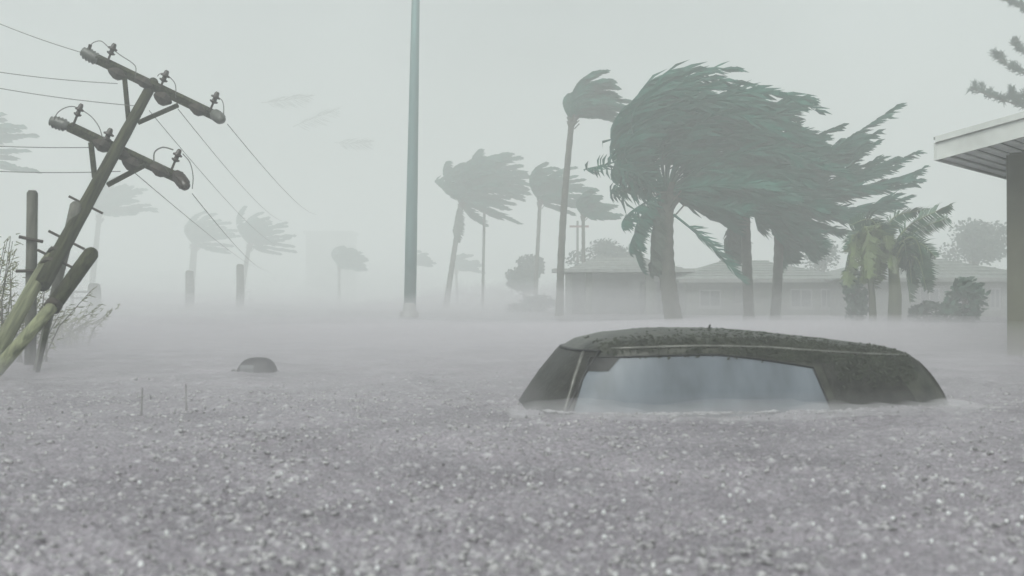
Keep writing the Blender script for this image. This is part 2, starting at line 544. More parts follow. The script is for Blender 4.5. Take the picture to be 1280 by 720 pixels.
# body shell as stacked outlines
body = MB()
levels = [-0.12, -0.06, 0, 0.05, 0.1, 0.15, 0.2, 0.25, 0.3, 0.33, 0.36, 0.38, 0.40, 0.415, 0.43, 0.438, 0.445]
NS = 120
for z in levels:
    c, a, b = car_dims(z)
    for k in range(NS):
        th = 2 * math.pi * k / NS
        cx, sn = math.cos(th), math.sin(th)
        x = c + a * math.copysign(abs(cx) ** (2 / NEXP), cx)
        y = b * math.copysign(abs(sn) ** (2 / NEXP), sn)
        body.v.append((x, y, z + car_lift(x, z)))
for i in range(len(levels) - 1):
    for k in range(NS):
        a_ = i * NS + k; b_ = i * NS + (k + 1) % NS
        body.f.append((a_, b_, b_ + NS, a_ + NS))
top = len(body.v)
zc = levels[-1]; c, a, b = car_dims(zc)
base_i = (len(levels) - 1) * NS
rings = 4
for q in range(1, rings):
    f_ = 1 - q / rings
    for k in range(NS):
        vx, vy, vz = body.v[base_i + k]
        x = c + (vx - c) * f_; y = vy * f_
        body.v.append((x, y, zc + 0.004 * (1 - f_) + car_lift(x, zc)))
prev = base_i
for q in range(1, rings):
    cur = top + (q - 1) * NS
    for k in range(NS):
        body.f.append((prev + k, prev + (k + 1) % NS, cur + (k + 1) % NS, cur + k))
    prev = cur
body.v.append((c, 0, zc + 0.005 + car_lift(c, zc))); ci = len(body.v) - 1
for k in range(NS):
    body.f.append((prev + k, prev + (k + 1) % NS, ci))
build_local(body, "cabin_shell", "car_paint", car)
# lower body, under the water
low = MB()
for z, f, r, w in ((-0.85, -0.9, 3.35, 0.72), (-0.7, -1.15, 3.55, 0.80), (-0.4, -1.2, 3.6, 0.84), (-0.2, -1.05, 3.5, 0.82), (-0.13, -0.9, 3.35, 0.76)):
    for k in range(40):
        th = 2 * math.pi * k / 40; cx, sn = math.cos(th), math.sin(th)
        low.v.append(((f + r) / 2 + (r - f) / 2 * math.copysign(abs(cx) ** 0.4, cx), w * math.copysign(abs(sn) ** 0.4, sn), z))
for i in range(4):
    for k in range(40):
        a_ = i * 40 + k; b_ = i * 40 + (k + 1) % 40
        low.f.append((a_, b_, b_ + 40, a_ + 40))
low.f.append(tuple(range(39, -1, -1))); low.f.append(tuple(range(160, 200)))
build_local(low, "lower_body", "car_paint", car)


def panel(fn, nu, nv, name, m, parent=None):
    mb = MB()
    for j in range(nv + 1):
        for i in range(nu + 1):
            mb.v.append(tuple(fn(i / nu, j / nv)))
    for j in range(nv):
        for i in range(nu):
            p = j * (nu + 1) + i
            mb.f.append((p, p + 1, p + nu + 2, p + nu + 1))
    return build_local(mb, name, m, parent or car)


def edge_line(fn, pts_uv, r, name, m, parent=None, sides=6):
    mb = MB().tube([fn(u, v) for u, v in pts_uv], r, sides)
    return build_local(mb, name, m, parent or car)


ZT = 0.315
for side in (-1, 1):
    # long front side window
    def fwin(u, v, off=0.006):
        z = -0.05 + (ZT + 0.05 - 0.10 * max(0, u - 0.55) ** 1.2 * 1.5) * v
        s0 = lerp_tab(SF, z) * 0.62 + 0.165; s1 = 1.74 - 0.10 * v
        return car_side(s0 + (s1 - s0) * u, z, side, off)

    def rwin(u, v, off=0.006):
        z = -0.05 + (ZT + 0.03) * v - 0.03 * u * v
        s0 = 1.79 - 0.10 * v; s1 = lerp_tab(SR, z) - 0.36 - 0.02 * v
        return car_side(s0 + (s1 - s0) * u, z, side, off)
    w1 = panel(fwin, 28, 10, "side_window", "sky_painted_glass")
    w2 = panel(rwin, 14, 10, "quarter_window", "dark_glass")
    loop = [(u / 20, 1) for u in range(21)]
    edge_line(lambda u, v: fwin(u, v, 0.008), [(0, v / 12) for v in range(13)] + loop + [(1, 1 - v / 12) for v in range(13)], 0.007, "window_seal", "car_rubber", w1)
    # bright strip down the windscreen pillar
    def pil(u, v):
        z = -0.06 + 0.40 * v
        return car_side(lerp_tab(SF, z) * 0.62 + 0.125, z, side, 0.004)
    edge_line(pil, [(0, v / 14) for v in range(15)], 0.013, "pillar_trim", "car_trim")
    # drip rail over the doors
    edge_line(lambda u, v: car_side(0.42 + u * 1.95, 0.362 - 0.016 * u * u, side, 0.003), [(u / 30, 0) for u in range(31)], 0.009, "drip_rail", "car_trim")
    # dark blind corner behind the pillar
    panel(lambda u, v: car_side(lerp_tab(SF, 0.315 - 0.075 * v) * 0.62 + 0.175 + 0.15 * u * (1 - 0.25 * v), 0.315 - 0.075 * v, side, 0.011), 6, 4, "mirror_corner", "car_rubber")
# windscreen and rear screen
ws = panel(lambda u, v: car_end((u * 2 - 1) * (0.80 - 0.02 * v) * car_dims(-0.05 + 0.40 * v)[2], -0.05 + 0.40 * v, True, 0.006), 20, 8, "windscreen", "dark_glass")
edge_line(lambda u, v: car_end((u * 2 - 1) * (0.80 - 0.02 * v) * car_dims(-0.05 + 0.40 * v)[2], -0.05 + 0.40 * v, True, 0.008),
          [(0, v / 10) for v in range(11)] + [(u / 16, 1) for u in range(17)] + [(1, 1 - v / 10) for v in range(11)], 0.010, "window_seal", "car_rubber", ws)
rs = panel(lambda u, v: car_end((u * 2 - 1) * 0.72 * car_dims(-0.05 + 0.36 * v)[2], -0.05 + 0.36 * v, False, 0.006), 20, 8, "rear_window", "dark_glass")
# aerial stub on the roof
aer = MB().tube([(1.17, -0.1, 0.475), (1.175, -0.1, 0.505), (1.18, -0.1, 0.515)], [0.010, 0.007, 0.004], 8)
build_local(aer, "aerial", "car_rubber", car)
# leaves washed on to the roof and hanging over the window tops
lit = MB()
for i in range(4200):
    if rng.random() < 0.6:
        s = rng.uniform(0.35, 2.35); z = 0.30 + 0.12 * rng.random() ** 0.7 - (0.02 * rng.random() if s > 1.1 else 0) - (0.16 * rng.random() ** 1.5 if s > 1.78 else 0)
        p = car_side(s, z, -1, 0.009)
        nrm = Vector((0, -0.8, 0.6))
    else:
        z = rng.uniform(0.37, 0.445); s = rng.uniform(lerp_tab(SF, z) + 0.1, lerp_tab(SR, z) - 0.1)
        p = car_side(s, z, rng.choice((-1, -1, 1)), 0.006); p.z += 0.002; nrm = Vector((0, -0.3, 1))
    if rng.random() > 0.25 + 0.75 * max(0.0, min(1.0, (p.x - 0.8) / 0.8)): continue
    a = Vector((rng.gauss(0, 1), rng.gauss(0, 1), rng.gauss(0, 0.5)))
    nn = (nrm + 0.12 * Vector((rng.gauss(0, 1), rng.gauss(0, 1), rng.gauss(0, 1)))).normalized()
    a = (a - nn * a.dot(nn)).normalized(); b = nn.cross(a)
    L = rng.uniform(0.008, 0.022); W = L * rng.uniform(0.3, 0.55)
    lit.quad(p - a * L, p + b * W, p + a * L, p - b * W)
car_m = Matrix.Translation(car.location) @ car.rotation_euler.to_matrix().to_4x4()
lo = MB(); lo.v = [tuple(car_m @ Vector(v)) for v in lit.v]; lo.f = lit.f
tag(lo.build("leaf_litter", "leaf_litter"), "wet dark leaves plastered over the roof edge of the sunken car", "leaf litter", kind="stuff")

# foam line where the flood laps the car
fo = MB()
for side in (-1,):
    for i in range(260):
        s = rng.uniform(-0.1, 2.75)
        p = car_side(max(0.03, min(2.6, s)), 0.0, side, abs(rng.gauss(0.01, 0.07)))
        r = rng.uniform(0.006, 0.016)
        n = len(fo.v); e = rng.uniform(0.25, 0.6); w_ = rng.uniform(1, 3.0)
        fo.v += [tuple(car_m @ Vector((p.x + v.x * r * w_, p.y + v.y * r, 0.012 + rng.uniform(0, .004) + v.z * r * e))) for v in ICO_V]
        fo.f += [(a + n, b + n, d + n) for a, b, d in ICO_F]
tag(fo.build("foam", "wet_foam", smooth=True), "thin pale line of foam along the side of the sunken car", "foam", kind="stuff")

# undersized hump standing in for a second sunken car's roof
d0 = water_d(466)
deb = empty("car_roof_hump", (at(320, 466, d0).x, d0, 0.0))
tag(deb, "small dark hump standing for a sunken car roof, poking out of the mist at left", "car roof")
hump = MB()
HL = [(-0.03, 0.19, 0.15), (0.0, 0.185, 0.145), (0.05, 0.172, 0.13), (0.09, 0.152, 0.11), (0.12, 0.125, 0.085), (0.138, 0.085, 0.05), (0.143, 0.03, 0.02)]
for z, a, b in HL:
    for k in range(36):
        th = 2 * math.pi * k / 36; cx, sn = math.cos(th), math.sin(th)
        hump.v.append((0.01 + a * math.copysign(abs(cx) ** 0.6, cx) + (0.02 * z / 0.14 if cx < 0 else 0.0), b * math.copysign(abs(sn) ** 0.6, sn), z))
for i in range(len(HL) - 1):
    for k in range(36):
        hump.f.append((i * 36 + k, i * 36 + (k + 1) % 36, (i + 1) * 36 + (k + 1) % 36, (i + 1) * 36 + k))
hump.f.append(tuple((len(HL) - 1) * 36 + k for k in range(36)))
build_local(hump, "shell", "hump_dark", deb)
pan = MB()
for j in range(5):
    for i in range(9):
        z = 0.012 + 0.065 * j / 4; u = -0.115 + 0.125 * i / 8
        b = lerp_tab([(h[0], h[2]) for h in HL], z)
        pan.v.append((u, -b * (1 - abs(u / 0.19) ** 3.3) ** 0.3 - 0.004, z))
for j in range(4):
    for i in range(8):
        p = j * 9 + i; pan.f.append((p, p + 1, p + 10, p + 9))
build_local(pan, "pale_panel", "hump_pale", deb)
kn = MB().lathe((-0.20, -0.03, -0.02), (0.1, 0, 1), [(0, 0.024), (0.03, 0.026), (0.045, 0.022), (0.055, 0.01)], 12)
build_local(kn, "knob", "hump_dark", deb)


# ------------------------------------------------------------------ wind-torn palms
WIND = Vector((1.0, 0.12, 0.02)).normalized()


def frond_mesh(mb, base, d0, L, rg, wk=0.32, grav=0.05, nseg=14, nleaf=40, leaf=0.75, lw=0.035, stream=0.9, roll=0.0, gz=0.10):
    pts = [Vector(base)]
    d = Vector(d0).normalized()
    step = L / nseg
    gust = WIND + Vector((0, rg.gauss(0, 0.12), rg.gauss(0, gz)))
    for i in range(nseg):
        t = i / nseg
        d = d + gust * wk * (0.25 + 1.0 * t) + Vector((0, 0, -grav * (0.3 + t)))
        d.normalize()
        pts.append(pts[-1] + d * step)
    mb.tube(pts, [0.032 * (1 - 0.85 * i / nseg) * (L / 3.5) for i in range(nseg + 1)], 3, cap=False)
    for side in (-1, 1):
        for k in range(nleaf):
            t = 0.10 + 0.90 * (k + rg.random() * 0.7) / nleaf
            f = t * nseg; i = min(int(f), nseg - 1); u = f - i
            p = pts[i].lerp(pts[i + 1], u)
            T = (pts[i + 1] - pts[i]).normalized()
            s = T.cross(Vector((0, 0, 1)))
            if s.length < 0.05: s = Vector((0, 1, 0))
            s.normalize()
            if roll: s = s * math.cos(roll) + s.cross(T) * math.sin(roll)
            ln = leaf * (0.35 + 0.75 * math.sin(math.pi * min(1.0, 0.12 + t * 0.86)) ** 0.8) * rg.uniform(0.75, 1.15)
            dr = (T * 0.55 + s * side * 0.6 + gust * stream + Vector((0, 0, rg.gauss(-0.12, 0.13)))).normalized()
            dr2 = (dr + gust * 0.5 + Vector((0, rg.gauss(0, .1), rg.gauss(-0.12, .12)))).normalized()
            wv = dr.cross(Vector((rg.gauss(0, .4), 1, rg.gauss(0, .4)))).normalized() * lw * rg.uniform(0.7, 1.3)
            m_ = p + dr * ln * 0.5; e = m_ + dr2 * ln * 0.5
            n = len(mb.v)
            mb.v += [tuple(p - wv * .5), tuple(p + wv * .5), tuple(m_ + wv), tuple(m_ - wv), tuple(e)]
            mb.f += [(n, n + 1, n + 2, n + 3), (n + 3, n + 2, n + 4)]
    return pts


def leaflets(mb, pts, rg, nleaf, leaf, lw, stream, L):
    nseg = len(pts) - 1
    mb.tube(pts, [0.03 * (1 - 0.85 * i / nseg) for i in range(nseg + 1)], 3, cap=False)
    gust = WIND + Vector((0, rg.gauss(0, 0.12), rg.gauss(0, 0.12)))
    for side in (-1, 1):
        for k in range(nleaf):
            t = 0.12 + 0.88 * (k + rg.random() * 0.7) / nleaf
            f = t * nseg; i = min(int(f), nseg - 1); p = pts[i].lerp(pts[i + 1], f - i)
            T = (pts[i + 1] - pts[i]).normalized()
            s = T.cross(Vector((0, 0, 1)))
            if s.length < 0.05: s = Vector((0, 1, 0))
            s.normalize()
            s2 = s.cross(T)
            ln = leaf * (0.35 + 0.75 * math.sin(math.pi * min(1.0, 0.12 + t * 0.86)) ** 0.8) * rg.uniform(0.7, 1.2)
            dr = (T * 0.7 + s * side * 0.45 + s2 * side * rg.gauss(0.0, 0.30) + gust * stream + Vector((0, 0, rg.gauss(-0.10, 0.16)))).normalized()
            dr2 = (dr + gust * 0.5 + Vector((0, rg.gauss(0, .1), rg.gauss(-0.10, .16)))).normalized()
            wv = dr.cross(Vector((rg.gauss(0, .4), 1, rg.gauss(0, .4)))).normalized() * lw * rg.uniform(0.6, 1.3)
            m_ = p + dr * ln * 0.5; e = m_ + dr2 * ln * 0.5
            n = len(mb.v)
            mb.v += [tuple(p - wv * .5), tuple(p + wv * .5), tuple(m_ + wv), tuple(m_ - wv), tuple(e)]
            mb.f += [(n, n + 1, n + 2, n + 3), (n + 3, n + 2, n + 4)]


def bent_fronds(root, crown, table, count, rg, nleaf, leaf, lw, m="frond", fill=(0.55, 1.02), spread=1.3):
    """fronds of a crown blown over: table rows give start angle (deg, seen from the south), reach of the bend
    (east, up) factor and where the tip ends (east, up), all in metres from the crown's heart"""
    for k in range(count):
        u = (k + rg.uniform(0.2, 0.8)) / count
        th = table[0][0] + (table[-1][0] - table[0][0]) * u
        for a, b in zip(table, table[1:]):
            if b[0] <= th <= a[0]: break
        w = (a[0] - th) / (a[0] - b[0])
        R = a[1] + (b[1] - a[1]) * w
        tx = a[2] + (b[2] - a[2]) * w; tz = a[3] + (b[3] - a[3]) * w
        f = fill[0] + (fill[1] - fill[0]) * rg.random() ** 0.6
        dy = rg.gauss(0, spread * 0.6)
        c1 = crown + Vector((math.cos(math.radians(th)) * R * f, dy, math.sin(math.radians(th)) * R * f))
        tip = crown + Vector((tx * f + rg.gauss(0, .18), dy * 1.3 + rg.gauss(0, .2), tz * f + rg.gauss(0, .18)))
        pts = []
        for i in range(15):
            t = i / 14
            pts.append(crown * (1 - t) ** 2 + c1 * (2 * t * (1 - t)) + tip * t * t)
        mb = MB()
        leaflets(mb, pts, rg, nleaf, leaf, lw, 0.85, 4.0)
        mb.build("frond", m, root)


def palm(label, foot, crown, r0, r1, nf, L, seed, group="palms bent by the wind", bow=0.0, leaf=0.75, lw=0.035, nleaf=40,
         wk=0.32, grav=0.05, dead=2, el=(-0.25, 1.45), squash=1.0, skirt=False, stream=0.9, matn="frond", name="palm_tree", wmin=0.75, gz=0.10):
    rg = random.Random(seed)
    foot, crown = Vector(foot), Vector(crown)
    foot = foot.copy(); foot.z = -0.4
    t = empty(name, foot)
    tag(t, label, "palm tree", group)
    tr = MB()
    pts, rr = [], []
    N = 26
    for i in range(N + 1):
        u = i / N
        p = foot.lerp(crown, u) + Vector((bow * math.sin(math.pi * u), 0, 0))
        pts.append(p)
        base = r0 + (r1 - r0) * u + 0.35 * r0 * math.exp(-u * 14)
        rr.append(base * (1.06 if i % 2 else 0.96))
    tr.tube(pts, rr, 10)
    tr.build("trunk", "palm_bark", t, True)
    # boot of old leaf bases under the crown
    bt = MB()
    for k in range(14):
        a = k * 2.4; zz = crown.z - 0.02 - 0.045 * k * (L / 3.5)
        b0 = Vector((crown.x + math.cos(a) * r1 * 0.8, crown.y + math.sin(a) * r1 * 0.8, zz))
        bt.bar(b0, b0 + Vector((math.cos(a) * r1 * 1.3 + 0.05, math.sin(a) * r1 * 1.3, 0.30 * L / 3.5)), r1 * 0.8, 0.03)
    bt.build("leaf_bases", "palm_bark", t)
    for k in range(nf):
        az = k * 2.39996 + rg.gauss(0, 0.15)
        u = (k + 0.5) / nf
        e = el[1] - (el[1] - el[0]) * u ** 0.9 + rg.gauss(0, 0.08)
        if math.cos(az) < -0.1: e = max(e, wmin + rg.gauss(0, 0.12))
        d = Vector((math.cos(az) * math.cos(e), math.sin(az) * math.cos(e), math.sin(e) * squash))
        mb = MB()
        b = crown + Vector((math.cos(az) * r1 * 0.5, math.sin(az) * r1 * 0.5, rg.uniform(-0.05, 0.1)))
        frond_mesh(mb, b, d, L * rg.uniform(0.75, 1.1), rg, wk * rg.uniform(0.7, 1.3), grav, 14, nleaf, leaf, lw, stream, gz=gz)
        mb.build("frond", matn, t)
    for k in range(dead):
        mb = MB()
        az = rg.uniform(2.0, 4.3)
        frond_mesh(mb, crown + Vector((math.cos(az) * r1, math.sin(az) * r1, -0.15)), Vector((math.cos(az) * 0.3, math.sin(az) * 0.3, -1)), L * rg.uniform(0.45, 0.7), rg, 0.035, 0.12, 12, nleaf, leaf * 0.6, lw, 0.25)
        mb.build("dead_frond", "frond_dry", t)
    return t


BP = "large palms behind the sunken car"
# big clump behind the car
dA = 30.0
def px_table(cx, cy, d, rows):
    k = d / FPX
    return [(th, R * k, (tx - cx) * k, (cy - ty) * k) for th, R, tx, ty in rows]


rgp = random.Random(55)
pa = palm("large thick trunked palm nearest the porch, crown streaming right", at(846, 403, dA), at(834, 240, dA), 0.24, 0.20, 0, 4.1, 101, BP,
          bow=-0.15, leaf=1.0, lw=0.07, nleaf=50, dead=1)
TA = px_table(834, 240, dA, [(178, 120, 800, 165), (165, 160, 845, 128), (145, 190, 885, 96), (120, 215, 940, 96), (92, 205, 1000, 130), (62, 150, 1012, 172), (40, 120, 1008, 215),
                            (20, 95, 1000, 250), (-12, 80, 975, 270), (-30, 60, 900, 272)])
bent_fronds(pa, at(834, 240, dA), TA, 58, rgp, 46, 0.85, 0.045)
for tx, ty, th in ((786, 318, 215), (796, 334, 222), (780, 300, 205), (804, 322, 228), (752, 214, 150), (750, 240, 178)):
    bent_fronds(pa, at(834, 240, dA), px_table(834, 240, dA, [(th, 75, tx, ty), (th - 1, 75, tx, ty)]), 1, rgp, 44, 0.42, 0.03, fill=(0.97, 1.0))
pb_ = palm("middle palm of the large clump, straight slim trunk behind the car", at(937, 404, 31.5), at(930, 226, 31.5), 0.15, 0.13, 0, 3.7, 102, BP, leaf=1.0, lw=0.07, nleaf=46, dead=1)
TB = px_table(930, 226, 31.5, [(150, 90, 975, 140), (115, 100, 1000, 132), (80, 90, 1015, 150), (50, 80, 1045, 185), (20, 75, 1058, 218), (0, 75, 1058, 250), (-30, 70, 1010, 288), (-62, 70, 962, 298)])
bent_fronds(pb_, at(930, 226, 31.5), TB, 30, rgp, 46, 0.8, 0.042)
pc_ = palm("rightmost palm of the large clump, fronds reaching toward the banana plant", at(967, 403, 32.5), at(974, 254, 32.5), 0.15, 0.13, 0, 4.0, 103, BP,
           bow=0.05, leaf=0.95, lw=0.06, nleaf=46, dead=0)
for ang, R, tx, ty, cnt in ((50, 72, 1100, 158, 5), (40, 75, 1080, 172, 4), (20, 80, 1130, 196, 5), (6, 80, 1142, 216, 5), (10, 70, 1085, 205, 4), (-16, 85, 1112, 258, 5), (-24, 75, 1080, 276, 4), (-52, 60, 1018, 312, 5), (-74, 50, 985, 322, 4), (110, 70, 1030, 175, 4)):
    bent_fronds(pc_, at(974, 254, 32.5), px_table(974, 254, 32.5, [(ang + 5, R, tx, ty), (ang - 5, R, tx, ty)]), cnt, rgp, 44, 0.62, 0.036, fill=(0.82, 1.02), spread=1.0)
# long torn frond hanging off the thick palm
hang = MB()
rg = random.Random(7)
pA = at(842, 268, 29.4); pB = at(930, 352, 29.0)
pts = [pA.lerp(pB, i / 12) + Vector((0, 0, 0.10 * math.sin(math.pi * i / 12))) for i in range(13)]
hang.tube(pts, [0.035 * (1 - 0.06 * i) for i in range(13)], 4)
for k in range(70):
    t = 0.18 + 0.82 * k / 70; f = t * 12; i = min(int(f), 11); p = pts[i].lerp(pts[i + 1], f - i)
    dr = Vector((0.75 + rg.gauss(0, .15), rg.gauss(0, .3), rg.choice((-0.15, -0.45, -0.8)) + rg.gauss(0, .15))).normalized()
    ln = 0.48 * (0.45 + math.sin(math.pi * t) * 0.6); wv = dr.cross(Vector((0, 1, 0))).normalized() * 0.022
    n = len(hang.v); m_ = p + dr * ln * .5; e = p + dr * ln + Vector((0.05, 0, -0.03))
    hang.v += [tuple(p - wv * .5), tuple(p + wv * .5), tuple(m_ + wv), tuple(m_ - wv), tuple(e)]
    hang.f += [(n, n + 1, n + 2, n + 3), (n + 3, n + 2, n + 4)]
hang.build("broken_frond", "frond", pa)

FP = "palms standing in the haze"
palm("tall lone palm with small ragged crown left of the large clump", at(699, 395, 41), at(715, 148, 41), 0.15, 0.11, 30, 2.2, 111, FP, bow=-0.1,
     leaf=0.6, lw=0.06, nleaf=34, wk=0.30, grav=0.12, dead=0, el=(0.45, 1.57), wmin=1.2)
palm("left palm of the hazy pair, slanting trunk and drooping fronds", at(556, 385, 72), at(577, 252, 72), 0.20, 0.15, 30, 3.9, 112, FP, leaf=1.0, lw=0.075, nleaf=40,
     wk=0.20, grav=0.07, dead=3, el=(-0.3, 1.5))
palm("right palm of the hazy pair, thin upright trunk", at(603, 384, 74), at(606, 236, 74), 0.10, 0.09, 28, 3.4, 113, FP, leaf=1.0, lw=0.075, nleaf=40,
     wk=0.26, grav=0.07, dead=0, el=(-0.1, 1.4))
palm("hazy palm between the pair and the tall lone palm", at(668, 384, 66), at(675, 250, 66), 0.14, 0.11, 22, 3.2, 114, FP, leaf=0.8, lw=0.08, nleaf=28,
     wk=0.30, grav=0.04, dead=0, el=(-0.2, 1.3))
palm("small hazy palm just right of the tall lone palm, streaming fronds", at(730, 386, 58), at(729, 268, 58), 0.12, 0.09, 16, 2.0, 115, FP, leaf=0.7, lw=0.07, nleaf=26,
     wk=0.36, grav=0.03, dead=0, el=(-0.4, 0.8))
palm("faint far palm left of the tall lamp post", at(424, 380, 122), at(424, 332, 122), 0.18, 0.14, 18, 3.4, 116, FP, leaf=1.1, lw=0.16, nleaf=18, wk=0.35, grav=0.06, dead=0, el=(-0.2, 1.3))
palm("faint far palm just behind the tall lamp post", at(514, 380, 128), at(514, 330, 128), 0.18, 0.14, 16, 2.6, 117, FP, leaf=0.9, lw=0.16, nleaf=16, wk=0.4, grav=0.08, dead=0, el=(-0.2, 1.1))
palm("faint far palm between the two trunks of the hazy pair", at(572, 380, 125), at(570, 338, 125), 0.18, 0.14, 16, 2.9, 118, FP, leaf=1.0, lw=0.16, nleaf=16, wk=0.35, grav=0.06, dead=0, el=(-0.1, 1.2))
palm("faint palm beside the leftmost lines, slanting trunk, fronds streaming right", at(301, 381, 118), at(312, 305, 118), 0.30, 0.22, 20, 4.8, 119, FP, bow=-0.1, leaf=1.0, lw=0.14, nleaf=22, wk=0.27, grav=0.02, dead=0, el=(-0.3, 1.3))
palm("very faint thick trunked palm above the second bare stub", at(237, 381, 128), at(243, 305, 128), 0.5, 0.34, 20, 5.0, 120, FP, leaf=1.1, lw=0.16, nleaf=20, wk=0.27, grav=0.03, dead=0, el=(-0.2, 1.4))
palm("very faint palm behind the leaning utility pole", at(112, 381, 118), at(124, 268, 118), 0.34, 0.24, 20, 5.6, 121, FP, leaf=1.2, lw=0.16, nleaf=20, wk=0.30, grav=0.01, dead=0, el=(-0.1, 1.2))
palm("palm crown reaching in from the left edge beyond the wires", at(-86, 383, 76), at(-78, 196, 76), 0.24, 0.18, 22, 6.0, 122, FP, leaf=1.3, lw=0.12, nleaf=26, wk=0.34, grav=0.005, dead=0, el=(-0.2, 1.2))

# fronds torn loose and flying in the gale
for px, py, d, L, dz, sd, lab in ((326, 128, 104, 5.0, 0.18, 31, "pale torn palm frond flying highest above the wires"),
                                  (366, 158, 110, 5.2, 0.45, 32, "torn palm frond flying in mid air, widest of the three"),
                                  (418, 178, 114, 4.0, 0.02, 33, "small torn palm frond flying nearest the tall lamp post")):
    mb = MB(); rg = random.Random(sd)
    p = at(px, py, d)
    frond_mesh(mb, p, Vector((0.7, 0.6, dz)), L, rg, 0.10, -0.02, 12, 22, 1.6, 0.03, 0.5, roll=1.1)
    o = mb.build("flying_frond", "frond_dry", None)
    tag(o, lab, "palm frond", "fronds flying in the wind")


# ------------------------------------------------------------------ leaning utility pole
def P(px, py, d):
    return at(px, py, d)


TOP, BOT = P(190, 104, 14.5), P(-22, 492, 8.9)
AX = (TOP - BOT).normalized()


def on_pole(py):
    """point of the pole axis at image row py"""
    lo_, hi_ = 0.0, 1.0
    for _ in range(40):
        m_ = (lo_ + hi_) / 2
        q = BOT.lerp(TOP, m_)
        row = HORIZON - (q.z - CAM_H) / q.y * FPX
        if row > py: lo_ = m_
        else: hi_ = m_
    return BOT.lerp(TOP, lo_)


for wn_name in ("old_wood", "pale_wood"):
    for nd_ in M[wn_name].node_tree.nodes:
        if nd_.type == 'MAPPING':
            nd_.vector_type = 'TEXTURE'
            nd_.inputs["Rotation"].default_value = AX.to_track_quat('Z', 'Y').to_euler()
            nd_.inputs["Scale"].default_value = (0.14, 0.14, 2.2)
up = empty("utility_pole", BOT - AX * 0.6)
tag(up, "leaning wooden utility pole with two crossarms and insulators at left", "utility pole")
split = on_pole(322)
sh = MB()
n = 14
sh.tube([split.lerp(TOP + AX * 0.06, i / n) - AX * (0.5 if i == 0 else 0) for i in range(n + 1)],
        [0.076 - 0.013 * i / n + 0.002 * (i % 2) for i in range(n + 1)], 14)
sh.build("shaft", "old_wood", up, True)
ls = MB()
off = Vector((-0.07, -0.02, -0.02))
lowpts = [BOT - AX * 0.6 + off + Vector((-0.05, 0, 0)), on_pole(440) + off, on_pole(380) + off, on_pole(340) + off, on_pole(318) + off]
ls.tube(lowpts, [0.072, 0.070, 0.068, 0.066, 0.054], 14)
tag(ls.build("lower_shaft", "pale_wood", up, True), "pale splintered lower length of the pole")
spl = MB()
for k in range(9):
    a = k * 0.7; b0 = on_pole(322) + off + Vector((math.cos(a) * 0.06, math.sin(a) * 0.05, 0))
    spl.tube([b0 - AX * 0.1, b0 + AX * rng.uniform(0.08, 0.3)], [0.022, 0.003], 4)
spl.build("splinters", "pale_wood", up)
bd = MB()
for py, r in ((318, 0.086), (332, 0.092)):
    q = on_pole(py) + off * 0.4
    bd.lathe(q - AX * 0.03, AX, [(0, r), (0.06, r)], 16)
bd.build("band", "rust_iron", up)
side_v = (P(283, 155, 14.5) - P(105, 65, 14.5)).normalized()
for py in (256, 300, 324):
    q = on_pole(py)
    MB().tube([q - side_v * 0.20, q + side_v * 0.20], 0.014, 6).build("step_bolt", "rust_iron", up)

BELL = [(0, 0.012), (0.015, 0.05), (0.03, 0.055), (0.035, 0.03), (0.06, 0.028), (0.065, 0.06), (0.08, 0.062), (0.09, 0.035), (0.12, 0.03), (0.135, 0.018)]


def pin_insulator(foot, h, arm, scale=1.0):
    """iron pin with a brown pin-type insulator on it"""
    a = Vector((0.40, -0.08, 0.91)).normalized()
    pin = MB().tube([foot, foot + a * h], 0.014, 6).build("insulator_pin", "rust_iron", arm)
    MB().lathe(foot + a * (h - 0.02), a, [(x * 1.2, r * scale) for x, r in BELL], 12).build("insulator", "insulator_brown", arm, True)
    return foot + a * (h + 0.13)


def strain_insulator(p, d, L, r, arm, m="insulator_grey"):
    """barrel shaped dead-end insulator"""
    prof = []
    for i in range(13):
        u = i / 12
        rr = r * (1 - (2 * u - 1) ** 4) ** 0.5 * (1.0 + 0.20 * (1 if i % 2 else -1))
        prof.append((u * L, max(rr, 0.012)))
    return MB().lathe(p, d, prof, 12).build("strain_insulator", m, arm, True)


def jumper(pix, d, arm, r=0.006):
    ctrl = [P(px, py, d) for px, py in pix]
    # Catmull-Rom through the points
    pts = []
    for i in range(len(ctrl) - 1):
        p0 = ctrl[max(i - 1, 0)]; p1 = ctrl[i]; p2 = ctrl[i + 1]; p3 = ctrl[min(i + 2, len(ctrl) - 1)]
        for k in range(6):
            u = k / 6
            pts.append(0.5 * ((2 * p1) + (p2 - p0) * u + (2 * p0 - 5 * p1 + 4 * p2 - p3) * u * u + (3 * p1 - p0 - 3 * p2 + p3) * u ** 3))
    pts.append(ctrl[-1])
    MB().tube(pts, r, 5).build("jumper_wire", "wire", arm)


def crossarm(a, b, w, h):
    o = MB()
    N_ = 8
    for i in range(1):
        o.bar(a, b, w, h, up=AX)
    return o.build("crossarm", "old_wood", up)


dU, dL = 14.25, 13.0
armU = crossarm(P(118, 72, dU), P(272, 146, dU), 0.10, 0.095)
armL = crossarm(P(86, 158, dL), P(226, 224, dL), 0.095, 0.09)
# braces
for a, b, d in (((155, 98), (160, 150), dU - .1), ((222, 131), (172, 153), dU - .1), ((113, 178), (118, 222), dL - .1), ((181, 206), (134, 231), dL - .1)):
    MB().bar(P(*a, d), P(*b, d), 0.05, 0.05, up=AX).build("brace", "old_wood", up)
